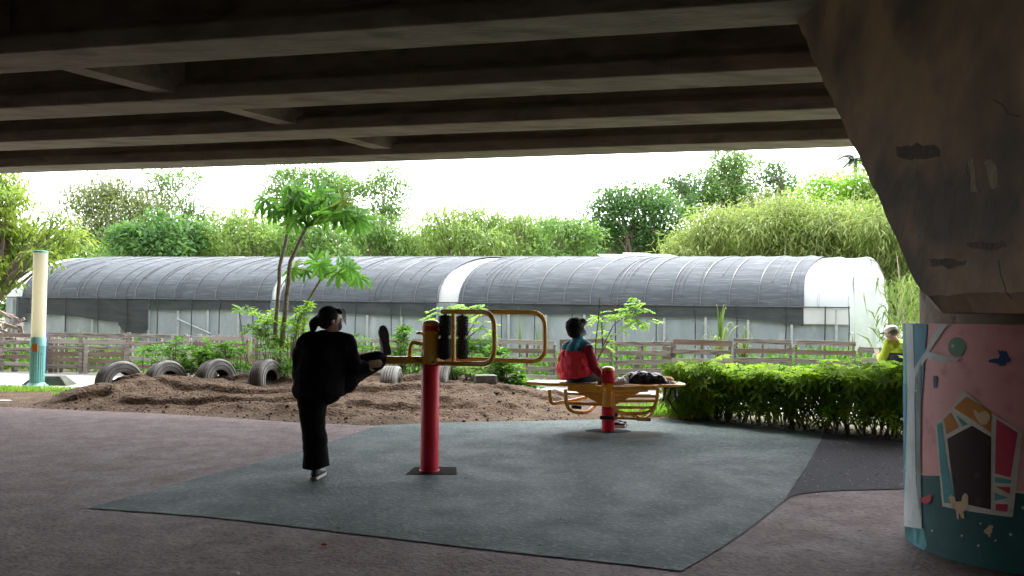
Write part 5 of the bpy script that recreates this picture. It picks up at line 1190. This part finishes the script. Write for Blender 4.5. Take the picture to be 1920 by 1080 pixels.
mb = hairform(hc, fv, ev, uv); pt0 = PR(596,598,ds-.0); limb(mb, [hc-fv*.10+uv*.01, pt0, PR(589,606,ds-.02), PR(585,620,ds-.02)], [.035,.034,.045,.020]); mb.ball(PR(590,608,ds-.02), (.030,.035,.062), 12, 10)
hr = remesh('hair', mb, m_hair, wm, .007, 4, .5, disp=(.004,40))
mb = MB(); mb.lathe(PR(598,597,ds), [(.028,-.01),(.036,0),(.028,.01)], 14, (1,0,-.3)); mb.build('hair_tie', m_steel, hr, smooth=True)
mb = MB()
for k in range(9): a = hc+fv*.07+uv*(.07+.005*k)+ev*(.02*(k-4)*.6); mb.tube(arc3(a, a+fv*.05+uv*.02, a+fv*.055-uv*(.05+.012*k), 5), .0016, 4)
mb.build('loose_strand', m_hair, hr)
R = Matrix((fv,ev,uv)).transposed(); mb = MB(); mb.ball(hc+fv*.062-uv*.052, (.045,.052,.045), 16, 10, R); mk = mb.build('face_mask', m_mask, wm, smooth=True)
mb = MB()
for sg in (-1,1): mb.tube([hc+fv*.095+ev*.03*sg+uv*.003+ (ev*math.cos(a)*.020+uv*math.sin(a)*.016) for a in np.linspace(0,6.28,16,endpoint=False)], .0022, 5, closed=True); mb.tube([hc+fv*.09+ev*.052*sg+uv*.006, hc-fv*.005+ev*.082*sg+uv*.002], .002, 5)
mb.tube([hc+fv*.1+ev*.012, hc+fv*.1-ev*.012], .002, 5); mb.build('spectacles', m_steel, wm, smooth=True)
shoe(wm, Vector((ankL.x-.005, ds-.065, .020)), Vector((.10,1,0)), (0,0,1), m_shoeb, m_white, .98, m_redr)
hr_ = PR(727,672,dp+.085); hr_.z = fr0.z+.045
shoe(wm, hr_, Vector((-.20,.05,1)), Vector((-.45,.88,.0)), m_shoeb, m_shoeb, 1.06)
shb = wm.children[-1]

# ---------------------------------------------------------------- seated person in red
dsit = dq+.14
pr = thing('person', tuple(D(1085,720,dsit)), 'person in a red jacket with teal shoulders and pale mask seated on the bench', 'person')
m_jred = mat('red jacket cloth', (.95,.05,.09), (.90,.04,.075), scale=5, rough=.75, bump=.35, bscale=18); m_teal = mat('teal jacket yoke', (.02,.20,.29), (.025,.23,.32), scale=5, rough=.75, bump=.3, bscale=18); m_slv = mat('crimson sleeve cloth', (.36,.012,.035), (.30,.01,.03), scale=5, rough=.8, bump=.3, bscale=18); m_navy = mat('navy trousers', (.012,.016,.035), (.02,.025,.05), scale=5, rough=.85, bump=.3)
hc2 = D(1083,617,dsit+.02); f2v = Vector((.93,.36,.10)); sc2 = .98
zseat = .633; hip = Vector((D(1078,720,dsit).x, dsit+.10, zseat+.08)); kn = Vector((hip.x+.36, hip.y+.26, zseat+.06)); ft = Vector((D(1151,790,dq+.48).x, dq+.48, .10)); kn2 = kn+Vector((.02,-.14,0)); hip2 = hip+Vector((.04,-.15,-.01)); ft2 = ft+Vector((-.06,-.14,.02))
shl = D(1062,650,dsit-.10); shr = D(1100,652,dsit+.06); shn = D(1108,652,dsit-.12); el = D(1112,684,dsit-.12); wr = D(1124,704,dsit-.06)
mb = MB(); f2v, e2v, u2v = head_shape(mb, hc2, f2v, (0,0,1), sc2); limb(mb, [D(1084,640,dsit), hc2-Vector((0,0,.06))], [.055,.052]); limb(mb, [hip, D(1083,670,dsit), D(1084,640,dsit)], [.12,.11,.06]); limb(mb, [D(1062,652,dsit), D(1104,652,dsit)], [.05,.05])
limb(mb, [shn,el,wr], [.045,.038,.027]); limb(mb, [D(1066,652,dsit+.12), D(1100,684,dsit+.2), D(1122,704,dsit+.2)], [.045,.038,.027]); limb(mb, [hip,kn,ft], [.08,.055,.038]); limb(mb, [hip2,kn2,ft2], [.08,.055,.038])
hand(mb, wr, D(1138,706,dsit-.02)-wr, Vector((0,.1,-1)), .35, .9, 1); hand(mb, D(1122,704,dsit+.2), Vector((1,.1,-.15)), Vector((0,0,-1)), .35, .9, -1)
b2 = remesh('body', mb, m_skin, pr, .0075, 2, .4); eyes(b2, hc2, f2v, e2v, u2v, sc2)
mb = MB(); mb.tube([D(1081,706,dsit), D(1079,692,dsit), D(1080,672,dsit), D(1082,656,dsit)], [.235,.235,.215,.17], 20); limb(mb, [D(1065,690,dsit), D(1064,668,dsit)], [.13,.12]); limb(mb, [D(1096,694,dsit+.02), D(1094,670,dsit)], [.12,.14])
limb(mb, [D(1059,692,dsit+.02), D(1099,693,dsit+.02)], [.12,.11])
jk = remesh('jacket', mb, m_jred, pr, .010, 6, .5, disp=(.022,10))
mb = MB(); limb(mb, [D(1066,652,dsit), D(1100,652,dsit)], [.092,.085]); limb(mb, [D(1074,655,dsit-.08), D(1083,641,dsit)], [.085,.075]); limb(mb, [D(1083,640,dsit), D(1098,650,dsit)], [.07,.09]); limb(mb, [D(1083,646,dsit), D(1085,634,dsit)], [.075,.062])
remesh('shoulder_yoke', mb, m_teal, pr, .009, 5, .5, disp=(.006,10))
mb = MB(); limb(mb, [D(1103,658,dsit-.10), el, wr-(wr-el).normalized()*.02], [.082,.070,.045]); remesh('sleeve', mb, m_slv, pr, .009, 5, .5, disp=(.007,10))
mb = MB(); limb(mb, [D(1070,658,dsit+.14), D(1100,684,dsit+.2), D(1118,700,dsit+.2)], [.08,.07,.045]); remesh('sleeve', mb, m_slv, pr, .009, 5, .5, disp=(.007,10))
mb = MB(); limb(mb, [hip+Vector((-.03,0,-.01)), hip2+Vector((-.03,0,-.01))], [.10,.10]); limb(mb, [hip,kn,ft+Vector((0,0,.08))], [.115,.085,.065]); limb(mb, [hip2,kn2,ft2+Vector((0,0,.08))], [.115,.085,.065]); remesh('trousers', mb, m_navy, pr, .010, 6, .5, disp=(.008,9))
mb = hairform(hc2, f2v, e2v, u2v, 1.27); mb.ball(hc2-f2v*.05-u2v*.045, (.090,.100,.062), 14, 10, Matrix((f2v,e2v,u2v)).transposed()); mb.ball(hc2+f2v*.02+u2v*.07, (.10,.085,.05), 14, 10, Matrix((f2v,e2v,u2v)).transposed()); mb.ball(hc2+f2v*.105+u2v*.085, (.04,.05,.010), 12, 8, Matrix((f2v,e2v,u2v)).transposed())
remesh('hair', mb, m_hair, pr, .008, 4, .5, disp=(.006,30))
mb = MB(); mb.ball(hc2+f2v*.078-u2v*.048, (.050,.056,.052), 16, 10, Matrix((f2v,e2v,u2v)).transposed()); mk = mb.build('face_mask', m_mask2, pr, smooth=True)
mb = MB(); mb.tube([hc2+f2v*.06-e2v*.05-u2v*.03, hc2-f2v*.01-e2v*.082-u2v*.005], .002, 5); mb.tube([hc2+f2v*.05-e2v*.05-u2v*.07, hc2-f2v*.015-e2v*.082-u2v*.02], .002, 5); mb.build('ear_loop', m_white, mk)
shoe(pr, Vector((ft.x-.05, ft.y+.0, .022)), Vector((1,.35,0)), (0,0,1), m_shoeb, m_white, .95)
shoe(pr, Vector((ft2.x-.05, ft2.y+.0, .022)), Vector((1,.1,0)), (0,0,1), m_shoeb, m_white, .95)

# bag heap on the right bench
def bagpt(x,y,dd=0): return D(x,y,dq+.02+dd)
m_bag = mat('black nylon bag', (.010,.010,.013), (.03,.03,.035), scale=8, rough=.4, bump=.5, bscale=18)
bg_ = thing('backpack', tuple(bagpt(1210,722)), 'black nylon backpack lying on the right bench with straps hanging over the end', 'backpack')
mb = MB(); mb.ball(bagpt(1205,711), (.20,.15,.10), 16, 10); mb.ball(bagpt(1192,712), (.12,.13,.095), 14, 10); mb.ball(bagpt(1228,713), (.15,.13,.085), 14, 10); mb.ball(bagpt(1190,708,.02), (.05,.05,.045), 12, 8); limb(mb, [bagpt(1235,714), bagpt(1250,722)], [.06,.05])
remesh('bag_body', mb, m_bag, bg_, .008, 3, .5, disp=(.026,16))
for P_ in ([(1190,712),(1205,704),(1222,706),(1238,716)],[(1196,718),(1212,709),(1228,712)],[(1240,714),(1252,718),(1262,726),(1268,742),(1264,752)],[(1246,716),(1258,728),(1256,740),(1250,748)],[(1244,720),(1248,735),(1242,752)],[(1250,745),(1262,765),(1272,775)]):
    mb = MB(); mb.tube([bagpt(x,y,-.13 if y<720 else -.03) for x,y in P_], .013 if P_[0][1]>712 or len(P_)<5 else .02, 6); mb.build('strap', m_bag, bg_, smooth=True)
mb = MB(); mb.ball(bagpt(1262,724,-.02), (.045,.07,.06), 12, 8); mb.ball(bagpt(1266,738,-.02), (.03,.05,.06), 12, 8); remesh('hanging_flap', mb, m_bag, bg_, .009, 3, .5, disp=(.014,20))
mb = MB(); mb.ball(bagpt(1166,718,-.04), (.10,.12,.065), 14, 8); mb.ball(bagpt(1174,711,.0), (.06,.08,.05), 12, 8)
tag(remesh('plastic_bag', mb, mat('thin white plastic', (.62,.60,.60), (.72,.70,.70), scale=6, rough=.35, transl=.2), None, .008, 3, .5, loc=tuple(bagpt(1165,722)), disp=(.022,22)), 'crumpled white plastic bag on the right bench between post and backpack', 'bag')
mb = MB(); c = bagpt(1250,712,.12); mb.ball(c, (.10,.08,.045), 14, 8); mb.ball(c+Vector((.09,-.0,-.03)), (.07,.06,.008), 12, 6)
tag(remesh('cap', mb, mat('tan cap cloth', (.52,.27,.09), (.6,.33,.12), scale=6, rough=.8), None, .007, 4, .5, loc=tuple(c)), 'tan cloth cap lying behind the backpack on the bench', 'cap')

# ---------------------------------------------------------------- man in lime jacket, sitting beyond the hedge
dm = 12.2
mn = thing('person', (D(1680,700,dm).x, dm, 0), 'man in a white cap and lime and black jacket seated beyond the hedge', 'person')
m_lime = mat('lime jacket cloth', (.42,.55,.025), (.50,.62,.04), scale=5, rough=.7, bump=.35, bscale=16); m_jblk = mat('black jacket cloth', (.015,.016,.018), (.028,.028,.03), scale=6, rough=.8, bump=.3)
hc3 = D(1671,625,dm-.06); f3 = Vector((-.62,.75,-.38))
sh3 = D(1667,645,dm); sh3b = D(1710,648,dm+.05); hp3 = Vector((D(1692,700,dm).x, dm+.02, .50)); kn3 = hp3+Vector((-.28,.36,.02)); ft3 = Vector((kn3.x, kn3.y+.05, .09)); hp3b = hp3+Vector((.15,.02,0)); kn3b = kn3+Vector((.16,.05,0)); ft3b = ft3+Vector((.16,.05,0))
el3 = D(1655,675,dm+.10); wr3 = D(1648,668,dm+.32)
mb = MB(); f3, e3, u3 = head_shape(mb, hc3, f3, (0,0,1), .98); limb(mb, [D(1686,648,dm), hc3-Vector((-.01,0,.05))], [.058,.054]); limb(mb, [hp3, D(1690,665,dm), D(1686,648,dm)], [.12,.11,.06]); limb(mb, [sh3, sh3b], [.05,.05]); limb(mb, [sh3,el3,wr3], [.045,.038,.027]); el3b = D(1722,682,dm+.12); wr3b = D(1690,678,dm+.38); limb(mb, [sh3b,el3b,wr3b], [.045,.038,.027])
limb(mb, [hp3,kn3,ft3], [.08,.055,.038]); limb(mb, [hp3b,kn3b,ft3b], [.08,.055,.038]); hand(mb, wr3, Vector((-.1,.6,.3)), Vector((1,0,0)), .5, .95, 1); hand(mb, wr3b, Vector((-.3,.6,.3)), Vector((-1,0,0)), .5, .95, -1)
b3 = remesh('body', mb, m_skin, mn, .0085, 2, .4); eyes(b3, hc3, f3, e3, u3)
mb = MB(); mb.tube([D(1690,662,dm), D(1690,654,dm), D(1688,641,dm)], [.205,.20,.12], 18); limb(mb, [D(1672,646,dm), D(1710,649,dm)], [.10,.10]); limb(mb, [sh3, el3, wr3-(wr3-el3).normalized()*.03], [.085,.075,.05]); limb(mb, [sh3b, el3b, wr3b-(wr3b-el3b).normalized()*.03], [.085,.075,.05]); remesh('jacket_top', mb, m_lime, mn, .010, 6, .5, disp=(.012,9))
mb = MB(); mb.tube([D(1692,705,dm), D(1691,690,dm), D(1690,661,dm)], [.21,.212,.209], 18); limb(mb, [hp3,hp3b], [.14,.14]); remesh('jacket_lower', mb, m_jblk, mn, .011, 6, .5, disp=(.010,9))
mb = MB(); limb(mb, [hp3,kn3,ft3+Vector((0,0,.06))], [.115,.085,.065]); limb(mb, [hp3b,kn3b,ft3b+Vector((0,0,.06))], [.115,.085,.065]); remesh('trousers', mb, m_jblk, mn, .011, 5, .5)
R = Matrix((f3,e3,u3)).transposed(); mb = MB(); mb.ball(hc3-f3*.03+u3*.005, (.092,.086,.065), 14, 10, R); remesh('hair', mb, mat('grey hair', (.07,.065,.06), (.12,.11,.10), scale=30, rough=.6), mn, .008, 2)
mb = MB(); mb.ball(hc3+u3*.062-f3*.012, (.108,.094,.062), 16, 10, R); cp = remesh('white_cap', mb, m_white, mn, .007, 3); mb = MB(); mb.ball(hc3+u3*.048+f3*.115, (.065,.065,.010), 14, 6, R); mb.build('cap_peak', mat('navy cap peak', (.015,.02,.06), rough=.7), cp, smooth=True)
mb = MB(); c = wr3+Vector((.02,.1,.05)); mb.box(c, (.075,.012,.15), Matrix.Rotation(-.5,3,'X')); tag(mb.build('phone', m_white, loc=tuple(c), bevel=.004), 'pale phone held by the man in the lime jacket', 'phone')
shoe(mn, Vector((ft3.x, ft3.y-.06, .02)), Vector((-.3,1,0)), (0,0,1), m_shoeb, m_white); shoe(mn, Vector((ft3b.x, ft3b.y-.06, .02)), Vector((0,1,0)), (0,0,1), m_shoeb, m_white)
mb = MB(); mb.box((hp3.x+.10, hp3.y+.02, .19), (.62,.42,.36)); tag(mb.build('stone_seat', m_cblock, loc=(hp3.x+.1,hp3.y,0), bevel=.02), 'low stone seat under the man in the lime jacket', 'seat')

# ---------------------------------------------------------------- overhead cables and small litter
m_cable = mat('black cable', (.03,.03,.032), rough=.6)
def cable(label, a, b, sag): 
    mb = MB(); a = Vector(a); b = Vector(b); mb.tube([a.lerp(b,t)+Vector((0,0,-sag*4*t*(1-t))) for t in [i/24 for i in range(25)]], .018, 5); tag(mb.build('cable', m_cable, loc=tuple(a), smooth=True), label, 'cable')
cable('overhead cable crossing in front of the trees at the right', D(1150,344,42), D(1760,302,42), .35)
cable('overhead cable crossing the sky at the left', D(-120,360,40), D(420,352,44), .12)
lit = [((683,775),(.045,.02,.012),(.70,.70,.70),'small white scrap on the mound behind the standing woman','scrap'),((608,1022),(.022,.012,.008),(.62,.05,.04),'tiny red scrap on the near pink paving','scrap'),((445,1076),(.014,.02,.008),(.55,.54,.5),'tiny pale scrap at the bottom edge of the paving','scrap'),((8,751),(.14,.05,.006),(.7,.68,.66),'flat white strip lying by the left edge of the paving','scrap'),((786,738),(.03,.015,.01),(.6,.6,.6),'pale scrap on the soil just left of the red post','scrap')]
for (x,y),sz,c_,lb,ct in lit:
    g_ = G(x,y,.02); 
    if 'mound' in lb or 'soil' in lb:
        for _ in range(60):
            h_ = mound_h(g_.x,g_.y)+.012; g_ = G(x,y,h_)
        g_.z = h_
    mb = MB(); mb.ball(g_+Vector((0,0,sz[2]*.6)), sz, 8, 5); tag(remesh('scrap', mb, mat('scrap '+lb, c_, rough=.7), None, max(.002,sz[2]*.3), 1, .3, loc=tuple(g_), disp=(.004,60)), lb, ct)
lv = Leaves(); n = 420; P = []
for k in range(n):
    if k < 150: g_ = G(random.uniform(1490,1700), random.uniform(830,915), .022)
    elif k < 220: g_ = G(random.uniform(0,1700), random.uniform(810,1070), .022)
    else:
        X = random.uniform(-6,1); Y = front_y(X)+random.uniform(-.05,1.6)**1; g_ = Vector((X,Y,mound_h(X,Y)+.018))
    P.append(tuple(g_))
lv.add(np.array(P), rv(n)*np.array([1,1,.15]), np.tile([0,0,1.],(n,1))+rv(n)*.4, rng.uniform(.015,.045,n), .014, rng.uniform(0,1,n)); tag(lv.build('leaf_litter', leafmat('small dry litter', (.10,.07,.05), (.40,.34,.26), transl=.1), loc=(0,10,0)), kind='stuff')
# pebbles and clods on the mound
mb = MB()
for k in range(700):
    X = random.uniform(-7.5,1.2); f_ = front_y(X); Y = f_+random.random()**1.3*2.2+.03; s = random.uniform(.006,.02)*(1 if random.random()<.93 else 2); mb.ball((X,Y,mound_h(X,Y)+.012+s*.3), (s,s*.8,s*.6), 5, 3)
tag(mb.build('clods', m_soil, loc=(-3,12,0)), kind='stuff')
